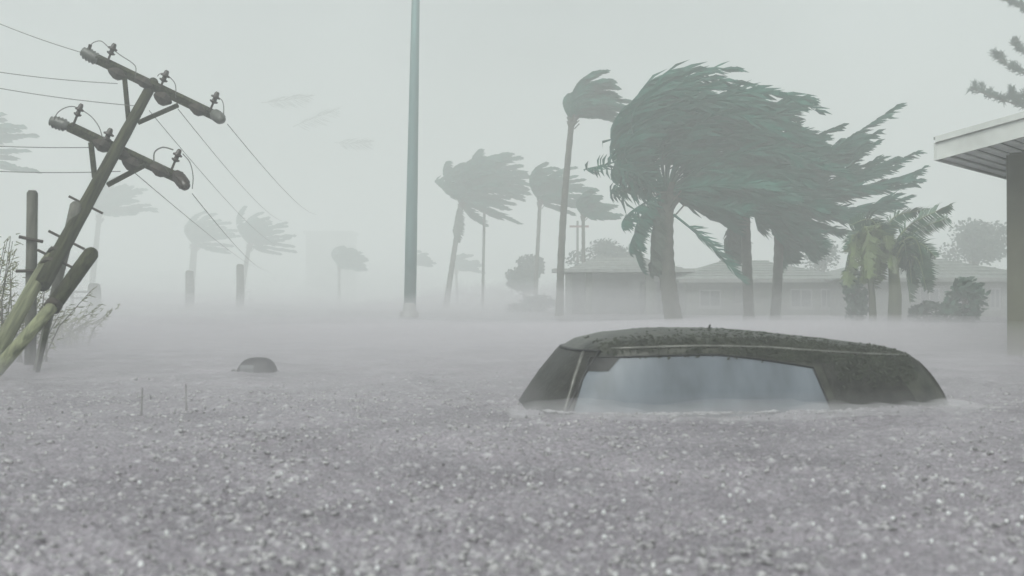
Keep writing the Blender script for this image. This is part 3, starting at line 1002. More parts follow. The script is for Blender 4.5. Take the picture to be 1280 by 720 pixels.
# blocks and clamps under the arms
for px, py, d, arm, s in ((146, 92, dU - .08, armU, 1.0), (205, 124, dU - .08, armU, 1.15), (247, 137, dU - .08, armU, 1.0), (178, 102, dU - .1, armU, 0.9),
                          (128, 182, dL - .08, armL, 1.0), (166, 206, dL - .08, armL, 1.1), (199, 213, dL - .08, armL, 0.95), (150, 192, dL - .1, armL, 0.9)):
    c = P(px, py, d)
    mb = MB().lathe(c - side_v * 0.13 * s, side_v, [(0, 0.02), (0.04, 0.05 * s), (0.12, 0.088 * s), (0.155, 0.084 * s), (0.21, 0.045 * s), (0.25, 0.018)], 6)
    mb.build("clamp", "rust_iron", arm)
# pin insulators
pinsU = [pin_insulator(P(132, 80, dU - .05), 0.15, armU), pin_insulator(P(199, 111, dU - .05), 0.12, armU), pin_insulator(P(262, 138, dU - .05), 0.12, armU)]
pinsL = [pin_insulator(P(90, 158, dL - .05), 0.15, armL, 0.85), pin_insulator(P(131, 178, dL - .05), 0.04, armL, 1.0), pin_insulator(P(214, 212, dL - .05), 0.12, armL, 0.9)]
# strain insulators at the arm ends
strain_insulator(P(124, 76, dU), P(103, 64, dU) - P(124, 76, dU), 0.28, 0.075, armU)
strain_insulator(P(266, 141, dU), P(290, 160, dU - .5) - P(266, 141, dU), 0.33, 0.066, armU)
strain_insulator(P(86, 158, dL), P(60, 150, dL) - P(86, 158, dL), 0.25, 0.068, armL)
strain_insulator(P(219, 216, dL), P(240, 244, dL - .3) - P(219, 216, dL), 0.34, 0.066, armL, "insulator_brown")
MB().tube([P(108, 70, dU), P(112, 55, dU)], 0.022, 6).build("insulator_horn", "rust_iron", armU)
# jumper loops
jumper([(112, 56), (117, 52), (126, 51), (136, 60)], dU - .06, armU)
jumper([(141, 62), (152, 70), (163, 77), (169, 84), (168, 96)], dU - .06, armU)
jumper([(196, 95), (199, 92), (206, 92), (218, 104), (219, 122)], dU - .06, armU)
jumper([(268, 121), (276, 124), (279, 132), (279, 143)], dU - .06, armU)
jumper([(66, 150), (72, 140), (82, 134), (92, 133), (99, 138)], dL - .06, armL)
jumper([(103, 138), (114, 146), (123, 158), (127, 170)], dL - .06, armL)
jumper([(192, 202), (193, 190), (203, 184), (216, 187)], dL - .06, armL, 0.009)
jumper([(228, 192), (237, 203), (241, 220), (240, 236)], dL - .06, armL)


# power lines: right hand spans run away to the next pole, left hand spans toward the camera's left
def wire(a, b, sag, label):
    pts = [a.lerp(b, i / 24) + Vector((0, 0, -4 * sag * (i / 24) * (1 - i / 24))) for i in range(25)]
    o = MB().tube(pts, 0.005, 5).build("power_line", "wire")
    return tag(o, label, "power line", "power lines of the leaning pole")


wire(P(284, 155, 13.85), P(395, 268, 60), 0.25, "power line running right from the end of the upper crossarm")
wire(P(222, 136, 14.2), P(352, 276, 60), 0.25, "power line running right from the middle of the upper crossarm")
wire(P(186, 138, 14.2), P(345, 306, 60), 0.25, "power line running down right from beside the pole top")
wire(P(240, 242, 12.8), P(335, 338, 60), 0.25, "power line running right from the lower crossarm's hanging insulator")
wire(P(168, 216, 12.9), P(318, 334, 60), 0.1, "lowest power line running right from under the lower crossarm")
wire(P(104, 66, 14.2), P(-70, -2, 16), 0.05, "power line leaving left from the tip of the upper crossarm")
wire(P(146, 104, 14.2), P(-90, 74, 15), 0.05, "power line leaving left under the upper crossarm's clamp")
wire(P(170, 132, 14.1), P(-90, 92, 14.5), 0.05, "power line leaving left past the upper brace")
wire(P(113, 184, 12.9), P(-90, 176, 14), 0.03, "power line leaving left from the lower crossarm")
wire(P(150, 214, 12.8), P(-90, 208, 14), 0.04, "lowest power line leaving left past the lower brace")


# broken poles about its foot
def post(name, label, a, b, ra, rb, m, cat="broken pole", group="broken poles at the foot of the utility pole"):
    t = empty(name, a)
    tag(t, label, cat, group)
    a, b = Vector(a), Vector(b)
    d = (b - a).normalized()
    mb = MB().tube([a, a.lerp(b, .3), a.lerp(b, .6), b - d * rb * .5, b], [ra, ra + (rb - ra) * .3, ra + (rb - ra) * .6, rb, rb * 0.7], 12)
    mb.build("shaft", m, t, True)
    return t


t = post("broken_pole", "broken pole crossing the utility pole, dark top and pale lower half", P(-24, 486, 8.6) , P(71, 377, 9.4), 0.056, 0.052, "pale_wood")
tag(bpy.data.objects["shaft.001"] if "shaft.001" in bpy.data.objects else t.children[0])
a, b = P(66, 383, 9.36), P(116, 314, 9.9)
tag(MB().tube([a, a.lerp(b, .5), b - (b - a).normalized() * .04, b], [0.066, 0.068, 0.068, 0.05], 12).build("dark_end", "old_wood", t, True), "dark weathered upper end")
MB().lathe(a - (b - a).normalized() * 0.02, b - a, [(0, .072), (.05, .074), (.06, .068)], 12).build("collar", "rust_iron", t, True)
post("broken_pole", "thin dark pole end leaning just behind the utility pole", P(44, 470, 10.4), P(95, 254, 11.4), 0.03, 0.058, "grey_wood")
t = post("broken_pole", "upright weathered post with two cross pegs at far left", P(38, 464, 10.9), P(40, 238, 10.9), 0.055, 0.052, "grey_wood")
for (x0, y0), (x1, y1) in (((24, 296), (53, 302)), ((20, 339), (50, 338))):
    MB().tube([P(x0, y0, 10.83), P(x1, y1, 10.83)], 0.018, 6).build("peg", "rust_iron", t)
post("broken_pole", "slender stake standing right of the upright post", P(47, 468, 10.2), P(66, 372, 10.2), 0.02, 0.024, "old_wood")

# scrub growing at the left edge
rg = random.Random(77)
for name, cx, d, lab in (("scrub_bush", -6, 11.6, "pale dry scrub at the left edge behind the broken poles"), ("scrub_bush", 66, 16.0, "thin yellowish scrub seen between the crossed poles")):
    c = at(cx, 400, d); c.z = 0
    t = empty(name, c); tag(t, lab, "bush", "dry scrub by the utility pole")
    st, lf = MB(), MB()
    ht = 1.25 if cx < 0 else 0.62
    for k in range(46):
        b0 = c + Vector((rg.gauss(0, .22), rg.gauss(0, .22), -0.1))
        tip = b0 + Vector((rg.gauss(0.18, .22), rg.gauss(0, .2), ht * rg.uniform(.5, 1.15)))
        mid = b0.lerp(tip, .5) + Vector((-.06, 0, .05))
        st.tube([b0, mid, tip], [.008, .006, .003], 4, cap=False)
        for q in range(26):
            u = rg.uniform(.2, 1); p = (b0.lerp(mid, u * 2) if u < .5 else mid.lerp(tip, u * 2 - 1)) + Vector((rg.gauss(0, .05),) * 3)
            dr = Vector((.8 + rg.gauss(0, .4), rg.gauss(0, .4), rg.gauss(.2, .5))).normalized() * rg.uniform(.03, .09)
            w_ = dr.cross(Vector((0, 1, 0))).normalized() * .006
            lf.quad(p - w_, p + w_, p + dr + w_ * .3, p + dr - w_ * .3)
    st.build("stems", "twig", t); lf.build("leaves", "dry_grass", t)

# ------------------------------------------------------------------ posts, wall and lamp post in the haze
lp = at(512, 397, 40); lp.z = -0.4
t = empty("lamp_post", lp); tag(t, "tall slightly leaning grey lamp post in the middle of the picture", "lamp post")
topp = at(520, -40, 40)
MB().tube([lp, lp.lerp(topp, .25), lp.lerp(topp, .5), lp.lerp(topp, .75), topp], [0.225, 0.215, 0.19, 0.165, 0.14], 16).build("shaft", "galvanised", t, True)
MB().lathe(lp, (0, 0, 1), [(0, .34), (.55, .34), (.62, .24), (.9, .235)], 16).build("base", "concrete", t, True)
MB().tube([topp, topp + Vector((0.1, 0, .4)), topp + Vector((.7, 0, .75)), topp + Vector((1.5, 0, .8))], [.07, .06, .05, .045], 10).build("arm", "galvanised", t, True)
MB().box((topp.x + 1.4, topp.y - .14, topp.z + .72), (topp.x + 2.0, topp.y + .14, topp.z + .86)).build("lamp_head", "galvanised", t)

for px, y0, d, w, lab in ((118, 354, 56.0, 0.66, "squat bare stub with a rail, nearest the leaning pole"), (237, 338, 74.0, 0.60, "faint bare stub in the mist, second from the left"),
                          (300, 330, 74.0, 0.52, "faint bare stub in the mist under the power lines")):
    c = at(px, 400, d); z1 = at(px, y0, d).z
    t = empty("post", (c.x, d, -.4)); tag(t, lab, "post", "bare stubs in the mist")
    MB().tube([(c.x, d, -.4), (c.x + .02, d, z1 * .5), (c.x - .01, d, z1 - .1), (c.x, d, z1)], [w * .55, w * .5, w * .46, w * .28], 11).build("stub", "palm_bark", t, True)
    if px == 118:
        for zz in (0.66, 0.98):
            MB().box((c.x - 1.15, d - .05, zz - .06), (c.x - w * .4, d + .05, zz + .06)).build("rail", "grey_wood", t)
        MB().box((c.x - 1.2, d - .06, -.4), (c.x - 1.07, d + .06, 1.0)).build("rail_post", "grey_wood", t)

for px, d, h, lean, lab in ((176, 6.35, 0.17, 0.01, "thin stick poking up from the water, left of two"), (233.5, 6.6, 0.17, -0.005, "thin stick poking up from the water, right of two")):
    c = at(px, 400, d); c.z = -.2
    o = MB().tube([c, c + Vector((lean * .5, 0, .2)), c + Vector((lean, 0, .2 + h))], [.006, .006, .004], 7).build("stick", "stick_grey", None, True)
    tag(o, lab, "stick", "sticks in the water")


# ------------------------------------------------------------------ round trees and bushes
def leafy(name, label, cat, base, c, rx, ry, rz, nleaf, ls, seed, m="leaf", trunk_r=0.12, group=None, lean=0.25):
    rg = random.Random(seed)
    base, c = Vector(base), Vector(c)
    t = empty(name, base); tag(t, label, cat, group)
    tr = MB()
    tr.tube([base, base.lerp(c, .5), c], [trunk_r, trunk_r * .8, trunk_r * .4], 8)
    lobes = []
    for k in range(13):
        v = Vector((rg.gauss(0, 1), rg.gauss(0, 1), rg.gauss(0.15, 1))).normalized()
        q = c + Vector((v.x * rx * .62, v.y * ry * .62, v.z * rz * .62))
        q.x += lean * rx * max(0, (q.z - c.z) / rz)
        lobes.append((q, rg.uniform(.34, .55)))
        tr.tube([base.lerp(c, .6), c.lerp(q, .5) + Vector((0, 0, -.05 * rz)), q], [trunk_r * .5, trunk_r * .3, trunk_r * .1], 5)
    tr.build("trunk", "bark", t, True)
    mb = MB()
    for i in range(nleaf):
        q, s = rg.choice(lobes)
        v = Vector((rg.gauss(0, 1), rg.gauss(0, 1), rg.gauss(0, 1))).normalized() * (rg.random() ** .45)
        p = q + Vector((v.x * rx * s, v.y * ry * s, v.z * rz * s))
        dr = (v * .6 + WIND * .7 + Vector((rg.gauss(0, .5), rg.gauss(0, .5), rg.gauss(0, .5)))).normalized()
        w_ = dr.cross(Vector((rg.gauss(0, 1), rg.gauss(0, 1), rg.gauss(0, 1)))).normalized()
        L_ = ls * rg.uniform(.6, 1.4)
        mb.quad(p - dr * L_ * .5, p + w_ * L_ * .28, p + dr * L_ * .5, p - w_ * L_ * .28)
    mb.build("crown", m, t)
    return t


def px_tree(name, label, cat, x0, x1, y0, y1, d, n, ls, seed, m="leaf", tr=.12, group=None):
    c = at((x0 + x1) / 2, (y0 + y1) / 2, d)
    s = d / FPX
    leafy(name, label, cat, (c.x, d, -.3), c, (x1 - x0) / 2 * s, (x1 - x0) / 2 * s, (y1 - y0) / 2 * s, n, ls, seed, m, tr, group)


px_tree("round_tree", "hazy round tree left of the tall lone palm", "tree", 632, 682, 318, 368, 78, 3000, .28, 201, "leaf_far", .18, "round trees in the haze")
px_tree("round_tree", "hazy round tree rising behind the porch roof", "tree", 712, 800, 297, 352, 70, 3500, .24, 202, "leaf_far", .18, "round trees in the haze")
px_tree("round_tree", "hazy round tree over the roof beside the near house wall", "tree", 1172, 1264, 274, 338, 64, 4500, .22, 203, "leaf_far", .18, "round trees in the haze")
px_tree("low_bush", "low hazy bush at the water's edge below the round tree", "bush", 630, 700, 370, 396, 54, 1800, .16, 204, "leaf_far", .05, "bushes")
px_tree("low_bush", "dark upright shrub right of the banana plant", "bush", 1178, 1232, 346, 410, 25, 900, .17, 205, "leaf", .03, "bushes")
px_tree("low_bush", "small twiggy shrub at the foot of the banana plant", "bush", 1136, 1182, 374, 408, 26.5, 500, .13, 206, "leaf", .02, "bushes")
px_tree("low_bush", "dark narrow shrub tight against the left of the banana plant", "bush", 1052, 1086, 330, 408, 26.6, 700, .16, 207, "leaf", .03, "bushes")
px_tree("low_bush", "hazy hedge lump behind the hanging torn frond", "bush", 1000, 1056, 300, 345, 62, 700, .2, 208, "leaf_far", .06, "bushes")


# ------------------------------------------------------------------ banana plant
dB = 26.0
base = at(1117, 406, dB); base.z = -.3
t = empty("banana_plant", base); tag(t, "banana plant with yellowish stalks and torn dark leaves beside the near house", "banana plant")
MB().tube([base, at(1119, 370, dB), at(1117, 335, dB), at(1114, 308, dB)], [.17, .15, .12, .08], 12).build("stem", "banana_stem", t, True)
MB().tube([at(1092, 408, dB + .3) - Vector((0, 0, .3)), at(1090, 370, dB + .3), at(1084, 300, dB + .3)], [.10, .08, .04], 10).build("stem", "banana_stem", t, True)
rgB = random.Random(5)


def banana_leaf(pix, d, wid, seed, m="banana_leaf"):
    rg = random.Random(seed)
    pts = [at(px, py, d + dd) for px, py, dd in pix]
    fine = []
    for i in range(len(pts) - 1):
        p0 = pts[max(i - 1, 0)]; p1 = pts[i]; p2 = pts[i + 1]; p3 = pts[min(i + 2, len(pts) - 1)]
        for k in range(8):
            u = k / 8
            fine.append(0.5 * ((2 * p1) + (p2 - p0) * u + (2 * p0 - 5 * p1 + 4 * p2 - p3) * u * u + (3 * p1 - p0 - 3 * p2 + p3) * u ** 3))
    fine.append(pts[-1]); N_ = len(fine)
    lf, rb = MB(), MB()
    rb.tube(fine, [.028 * (1 - .8 * i / N_) for i in range(N_)], 5)
    for side in (-1, 1):
        i = int(N_ * .18); jit = 0.0; sl = 1.0
        while i < N_ - 1:
            j = i + 1
            if rg.random() < .38: jit = rg.gauss(0, .45); sl = rg.uniform(.7, 1.1)
            T = (fine[j] - fine[i]).normalized()
            s = T.cross(Vector((0, 1, .25))).normalized() * side
            dro = (s * .75 + WIND * .4 + T * .3 + Vector((0, jit, -.3 + jit * .3))).normalized()
            ws = [wid * sl * max(.08, math.sin(math.pi * min(1, .15 + .85 * (q / N_ - .18) / .82)) ** .6) for q in (i, j)]
            for q in range(2):
                a0 = fine[i].lerp(fine[j], q / 2); a1 = fine[i].lerp(fine[j], (q + 1) / 2 - (.12 if rg.random() < .5 else 0))
                w_ = ws[q] * rg.uniform(.72, 1.12)
                d2 = (dro + WIND * .5 + Vector((0, 0, -.25))).normalized()
                m0, m1 = a0 + dro * w_ * .6, a1 + dro * w_ * .6
                n = len(lf.v)
                tip = (m0 + m1) / 2 + d2 * w_ * .45
                lf.v += [tuple(a0), tuple(a1), tuple(m1), tuple(m0), tuple(tip)]
                lf.f += [(n, n + 1, n + 2, n + 3), (n + 3, n + 2, n + 4)]
            i = j
    rb.build("leaf_stalk", "banana_rib", t, True)
    lf.build("leaf", m, t)


for k, (pix, wd) in enumerate((
        ([(1116, 318, 0), (1124, 296, -.1), (1146, 276, -.2), (1190, 256, -.3)], .42),
        ([(1118, 322, 0), (1130, 300, .2), (1152, 285, .2), (1186, 272, .3)], .5),
        ([(1116, 318, 0), (1110, 292, 0), (1120, 270, .1), (1160, 262, .3)], .40),
        ([(1114, 322, 0), (1102, 296, -.1), (1088, 274, -.1), (1062, 282, -.2)], .45),
        ([(1114, 326, 0), (1098, 300, .2), (1078, 285, .3), (1058, 312, .3)], .5),
        ([(1118, 325, 0), (1134, 308, -.3), (1152, 305, -.5), (1170, 322, -.6)], .45),
        ([(1118, 328, 0), (1128, 318, .3), (1142, 318, .5), (1154, 338, .6)], .42),
        ([(1084, 304, .3), (1078, 290, .3), (1066, 300, .3), (1056, 340, .3)], .40),
        ([(1084, 304, .3), (1090, 288, .2), (1100, 292, .2), (1104, 330, .2)], .35))):
    banana_leaf(pix, dB, wd, 300 + k)
for k in range(26):
    x0_, y0_ = (1088 + rgB.uniform(-6, 6), 318 + rgB.uniform(-12, 14)) if k % 3 else (1118, 326 + rgB.uniform(-8, 20))
    ex_ = rgB.uniform(-34, 30) if k % 3 else rgB.uniform(10, 52)
    banana_leaf([(x0_, y0_, 0), (x0_ + ex_ * .35, y0_ - 22, rgB.uniform(-.3, .3)), (x0_ + ex_ * .8, y0_ - 20, rgB.uniform(-.5, .5)), (x0_ + ex_ * 1.1, y0_ + rgB.uniform(5, 34), rgB.uniform(-.6, .6))], dB, rgB.uniform(.3, .5), 400 + k, "banana_leaf_yellow" if k % 3 else "banana_leaf")


# ------------------------------------------------------------------ houses across the flooded street
def house(name, label, px0, px1, d, depth, eave_py, ridge_py, wallm, roofm, openings, hip=1.6, over=.35, group="bungalows across the flooded street", posts=(), fascia=True):
    x0, x1 = at(px0, 400, d).x, at(px1, 400, d).x
    ze, zr = at(0, eave_py, d).z, at(0, ridge_py, d + depth / 2).z
    t = empty(name, ((x0 + x1) / 2, d + depth / 2, -.4)); tag(t, label, "house", group)
    # wall with real openings: piers, sill and head pieces round each opening
    front = MB()
    cuts = sorted([(at(o[0], 400, d).x, at(o[1], 400, d).x, at(0, o[3], d).z, at(0, o[2], d).z, o[4]) for o in openings])
    x = x0
    for a, b, z0, z1, kind in cuts:
        front.box((x, d, -.4), (a, d + .2, ze))
        if z0 > 0.05: front.box((a, d, -.4), (b, d + .2, z0))
        front.box((a, d, z1), (b, d + .2, ze))
        x = b
    front.box((x, d, -.4), (x1, d + .2, ze))
    front.box((x0, d + .2, -.4), (x0 + .2, d + depth, ze)); front.box((x1 - .2, d + .2, -.4), (x1, d + depth, ze))
    front.box((x0 + .2, d + depth - .2, -.4), (x1 - .2, d + depth, ze))
    front.build("wall", wallm, t)
    for a, b, z0, z1, kind in cuts:
        z0 = max(z0, -.3)
        if kind == "window":
            f = MB()
            f.box((a, d + .06, z0), (a + .06, d + .14, z1)); f.box((b - .06, d + .06, z0), (b, d + .14, z1))
            f.box((a + .06, d + .06, z1 - .06), (b - .06, d + .14, z1)); f.box((a + .06, d + .06, z0), (b - .06, d + .14, z0 + .06))
            f.box(((a + b) / 2 - .02, d + .07, z0 + .06), ((a + b) / 2 + .02, d + .13, z1 - .06))
            fo_ = f.build("window", "trim_grey", t)
            g = MB(); g.box((a + .06, d + .09, z0 + .06), ((a + b) / 2 - .02, d + .11, z1 - .06)); g.build("pane", "window_glass", fo_)
            g = MB(); g.box(((a + b) / 2 + .02, d + .09, z0 + .06), (b - .06, d + .11, z1 - .06)); g.build("pane", "window_glass", fo_)
            s_ = MB().box((a - .05, d - .06, z0 - .06), (b + .05, d - .003, z0 - .005)); s_.build("sill", "trim_grey", fo_)
        else:
            dr_ = MB().box((a, d + .10, -.4), (b, d + .15, z1)).build("door", "dark_opening" if kind == "door" else "wall_pale", t)
            for q in range(3):
                zz = z1 - .1 - q * .55
                MB().box((a + .1, d + .085, zz - .45), (b - .1, d + .097, zz)).build("door_panel", "grey_wood" if kind == "door" else "wall_pale", dr_)
    # hipped roof
    r = MB()
    A = [Vector((x0 - over, d - over, ze + .004)), Vector((x1 + over, d - over, ze + .004)), Vector((x1 + over, d + depth + over, ze + .004)), Vector((x0 - over, d + depth + over, ze + .004))]
    hp = min(hip, (x1 - x0) / 2 - .1)
    R0, R1 = Vector((x0 - over + hp, d + depth / 2, zr)), Vector((x1 + over - hp, d + depth / 2, zr))
    up_ = Vector((0, 0, .05))
    vs = [a_ for a_ in A] + [a_ + up_ for a_ in A] + [R0, R1]
    r.v = [tuple(v) for v in vs]
    r.f = [(3, 2, 1, 0), (0, 1, 5, 4), (1, 2, 6, 5), (2, 3, 7, 6), (3, 0, 4, 7), (4, 5, 9, 8), (5, 6, 9), (6, 7, 8, 9), (7, 4, 8)]
    ro = r.build("roof", roofm, t)
    # gutter boards and a ridge cap
    MB().box((x0 - over, d - over - .035, ze - .10), (x1 + over, d - over - .003, ze + .05)).build("fascia", "trim_grey", ro)
    MB().bar(R0 + Vector((0, 0, .02)), R1 + Vector((0, 0, .02)), .14, .05).build("ridge_cap", roofm, ro)
    # courses of roofing sheet on the near slope
    for q in range(1, 7):
        u = q / 7
        a_ = (A[0] + up_).lerp(R0, u); b_ = (A[1] + up_).lerp(R1, u)
        MB().bar(a_ + Vector((0, -.01, .015)), b_ + Vector((0, -.01, .015)), .05, .025).build("batten", roofm, ro)
    for px, w_ in posts:
        xx = at(px, 400, d - 1.4).x
        MB().box((xx - w_ / 2, d - 1.4 - w_ / 2, -.4), (xx + w_ / 2, d - 1.4 + w_ / 2, ze - .1)).build("porch_post", "wall_olive", t)
    return t, x0, x1, ze


t1, x0, x1, ze = house("house", "hazy bungalow with an open porch behind the tall lone palm", 716, 850, 46, 6.5, 339, 322, "wall_pale", "roof_pale",
                       [(748, 786, 352, 398, "garage"), (800, 826, 352, 398, "door")], posts=((736, .26), (812, .34)))
pr = MB()
pr.box((x0 - .9, 46 - 2.0, ze - .08), (x1 + .3, 46 - .36, ze + .06))
pr.build("porch_roof", "roof_pale", t1)
house("house", "long grey bungalow behind the large palms", 858, 1056, 43, 8, 350, 327, "wall_olive", "roof_grey",
      [(874, 902, 362, 384, "window"), (916, 932, 358, 398, "door"), (988, 1016, 361, 385, "window"), (1026, 1042, 361, 385, "window")], hip=2.4)
house("house", "green grey bungalow between the banana plant and the near house", 1068, 1300, 40, 8, 349, 321, "wall_olive", "roof_grey",
      [(1150, 1176, 360, 386, "window"), (1238, 1252, 360, 386, "window")], hip=3.0)

# far two storey block, a faint outline in the haze
d = 205.0
xa, xb = at(382, 400, d).x, at(438, 400, d).x; zt = at(0, 292, d).z
t = empty("far_building", ((xa + xb) / 2, d + 4, -.4)); tag(t, "very faint flat roofed two storey building far away in the haze", "building")
MB().box((xa, d, -.4), (xb, d + 8, zt)).build("wall", "wall_pale", t)
MB().box((xa - .4, d - .5, zt), (xb + .4, d + 8.4, zt + .5)).build("roof", "roof_grey", t)
for zz in (1.6, 5.2):
    for q in range(3):
        a = xa + .7 + q * 1.9
        wd = MB().box((a, d - .05, zz), (a + 1.1, d - .004, zz + 1.5)).build("window", "white_paint", t)
        MB().box((a + .08, d - .07, zz + .08), (a + 1.02, d - .052, zz + 1.42)).build("pane", "window_glass", wd)

# thin far pole with a short crossarm
d = 70.0
c = at(722, 385, d); c.z = -.3; tp = at(722, 276, d)
t = empty("far_utility_pole", c); tag(t, "thin distant pole with short reddish crossarm beside the tall palm", "utility pole")
MB().tube([c, tp], [.09, .07], 8).build("shaft", "grey_wood", t, True)
MB().bar(at(712, 283, d - .12), at(736, 283, d - .12), .12, .12).build("crossarm", "red_paint", t)


# ------------------------------------------------------------------ near house at the right
u_ = Vector((0.65, 0.76, 0)).normalized()       # along the eave, away from the camera
v_ = Vector((u_.y, -u_.x, 0))                   # across the gable, toward the camera's right
corner = at(1172, 199, 12.8)
PITCH = 0.19
zE = corner.z
GW = 7.0


def H(a, b, z):
    """house point: a along the eave, b across the gable"""
    p = corner + u_ * a + v_ * b
    return Vector((p.x, p.y, z))


wc = H(.92, .50, 0)
nh = empty("near_house", (wc.x, wc.y, -.5))
tag(nh, "near house corner with white fascia and wide eave at right edge", "house")
slope = lambda b: zE + PITCH * min(b, GW - b)
ga, gb0, gb1, la = .92, .50, GW - .5, 9.0
# gable wall and side walls
def wallquad(mb, p, q, zp, zq, th):
    nrm = Vector((-(q - p).y, (q - p).x, 0)).normalized() * th
    n = len(mb.v)
    for a, z in ((p, zp), (q, zq)):
        for k in (Vector((0, 0, 0)), nrm):
            mb.v += [(a.x + k.x, a.y + k.y, -.5), (a.x + k.x, a.y + k.y, z)]
    mb.f += [(n, n + 4, n + 5, n + 1), (n + 2, n + 3, n + 7, n + 6), (n, n + 1, n + 3, n + 2), (n + 4, n + 6, n + 7, n + 5), (n + 1, n + 5, n + 7, n + 3), (n, n + 2, n + 6, n + 4)]


wl_ = MB()
wallquad(wl_, H(ga, gb0, 0), H(ga, GW / 2, 0), slope(gb0) + .02, slope(GW / 2) + .02, .2)
wallquad(wl_, H(ga, GW / 2, 0), H(ga, gb1, 0), slope(GW / 2) + .02, slope(gb1) + .02, .2)
wallquad(wl_, H(la, gb0, 0), H(ga + .2, gb0, 0), zE + .08, zE + .08, .2)
wallquad(wl_, H(ga + .2, gb1, 0), H(la, gb1, 0), zE + .08, zE + .08, .2)
wl_.build("wall", "wall_tan", nh)
# window in the gable wall, out of frame to the right but seen a step aside
wn_ = MB()
for (b0, b1, z0, z1) in ((1.9, 3.2, 1.0, 1.07), (1.9, 3.2, 1.93, 2.0), (1.9, 1.97, 1.07, 1.93), (3.13, 3.2, 1.07, 1.93), (2.52, 2.58, 1.07, 1.93)):
    wn_.bar(H(ga - .03, b0, (z0 + z1) / 2), H(ga - .03, b1, (z0 + z1) / 2), .05, z1 - z0)
wo_ = wn_.build("window", "white_paint", nh)
for b0, b1 in ((1.97, 2.52), (2.58, 3.13)):
    MB().bar(H(ga - .015, b0, 1.5), H(ga - .015, b1, 1.5), .02, .86).build("pane", "window_glass", wo_)
# soffit boards run along the eave direction under the sloping gable overhang
nb = 26
roofo = MB()
for (bA, bB) in ((-.03, GW / 2), (GW / 2, GW + .03)):
    P0, P1, P2, P3 = H(-.03, bA, slope(bA) + .235), H(-.03, bB, slope(bB) + .235), H(la + .4, bB, slope(bB) + .235), H(la + .4, bA, slope(bA) + .235)
    n0 = len(roofo.v)
    for p in (P0, P1, P2, P3): roofo.v += [tuple(p), tuple(p + Vector((0, 0, .03)))]
    roofo.f += [(n0, n0 + 6, n0 + 4, n0 + 2), (n0 + 1, n0 + 3, n0 + 5, n0 + 7), (n0, n0 + 2, n0 + 3, n0 + 1), (n0 + 2, n0 + 4, n0 + 5, n0 + 3), (n0 + 4, n0 + 6, n0 + 7, n0 + 5), (n0 + 6, n0, n0 + 1, n0 + 7)]
roof_o = roofo.build("roof", "roof_grey", nh)
for k in range(nb):
    b0 = k * (GW / 2) / nb + .0005; b1 = (k + 1) * (GW / 2) / nb - .0005
    bm = (b0 + b1) / 2
    a1 = ga - .004 if bm > gb0 else la
    MB().bar(H(.004, bm, slope(bm) + .012 + .003 * (k % 2)), H(a1, bm, slope(bm) + .012 + .003 * (k % 2)), b1 - b0, .016).build("soffit_board", "soffit", roof_o)
# fascia boards: rake toward the camera, eave board behind
def rake(b0, b1, za, zb, th, name, m, a0):
    mb = MB()
    for aa in (a0 - th, a0):
        mb.v += [tuple(H(aa, b0, slope(b0) + za)), tuple(H(aa, b1, slope(b1) + za)), tuple(H(aa, b1, slope(b1) + zb)), tuple(H(aa, b0, slope(b0) + zb))]
    mb.f = [(0, 1, 2, 3), (7, 6, 5, 4), (0, 4, 5, 1), (1, 5, 6, 2), (2, 6, 7, 3), (3, 7, 4, 0)]
    return mb.build(name, m, roof_o)


rake(0, GW / 2, -.012, .19, .03, "fascia", "white_paint", 0)
rake(0, GW / 2, .192, .262, .06, "drip_edge", "white_paint", 0)
rake(GW / 2, GW, -.012, .19, .03, "fascia", "white_paint", 0)
MB().bar(H(-.03, -.016, zE + .09), H(la + .4, -.016, zE + .09), .026, .205).build("fascia", "white_paint", roof_o)

# ------------------------------------------------------------------ conifer behind the near house
dT = 36.0
KT = dT / 21.0
cb = at(1420, 400, dT); cb.z = -.4
t = empty("conifer", cb); tag(t, "conifer branches with tufted needles hanging in at top right corner", "tree")
MB().tube([cb, cb + Vector((0, 0, 6)), cb + Vector((.05, 0, 13)), cb + Vector((.1, 0, 18.5))], [.34, .27, .16, .03], 10).build("trunk", "bark", t, True)
rg = random.Random(41)


def conifer_branch(a, b, droop):
    br, nd = MB(), MB()
    pts = [Vector(a).lerp(Vector(b), i / 12) + Vector((0, 0, -droop * KT * math.sin(math.pi * i / 12))) for i in range(13)]
    br.tube(pts, [.045 * KT * (1 - .07 * i) for i in range(13)], 5)
    for k in range(34):
        u = .25 + .75 * k / 34; f = u * 12; i = min(int(f), 11); p = pts[i].lerp(pts[i + 1], f - i)
        T = (pts[i + 1] - pts[i]).normalized()
        dr = (T * .75 + Vector((rg.gauss(0, .4), rg.gauss(0, .5), abs(rg.gauss(.35, .3))))).normalized()
        e = p + dr * KT * rg.uniform(.12, .34) * (1.15 - .5 * u)
        br.tube([p, e], [.014, .006], 3, cap=False)
        for q in range(48):
            c = p.lerp(e, .3 + .75 * rg.random()) + Vector((rg.gauss(0, .035), rg.gauss(0, .035), rg.gauss(0, .035)))
            g = (dr + Vector((rg.gauss(0, .8), rg.gauss(0, .8), rg.gauss(0, .8)))).normalized() * rg.uniform(.10, .20)
            w_ = g.cross(Vector((0, 1, .3))).normalized() * .013
            nd.quad(c - w_, c + w_, c + g + w_ * .4, c + g - w_ * .4)
    b_ = br.build("branch", "bark", t)
    nd.build("needles", "needle", b_)


def trunk_at(z): return Vector((cb.x, cb.y, CAM_H + (z - CAM_H) * KT))


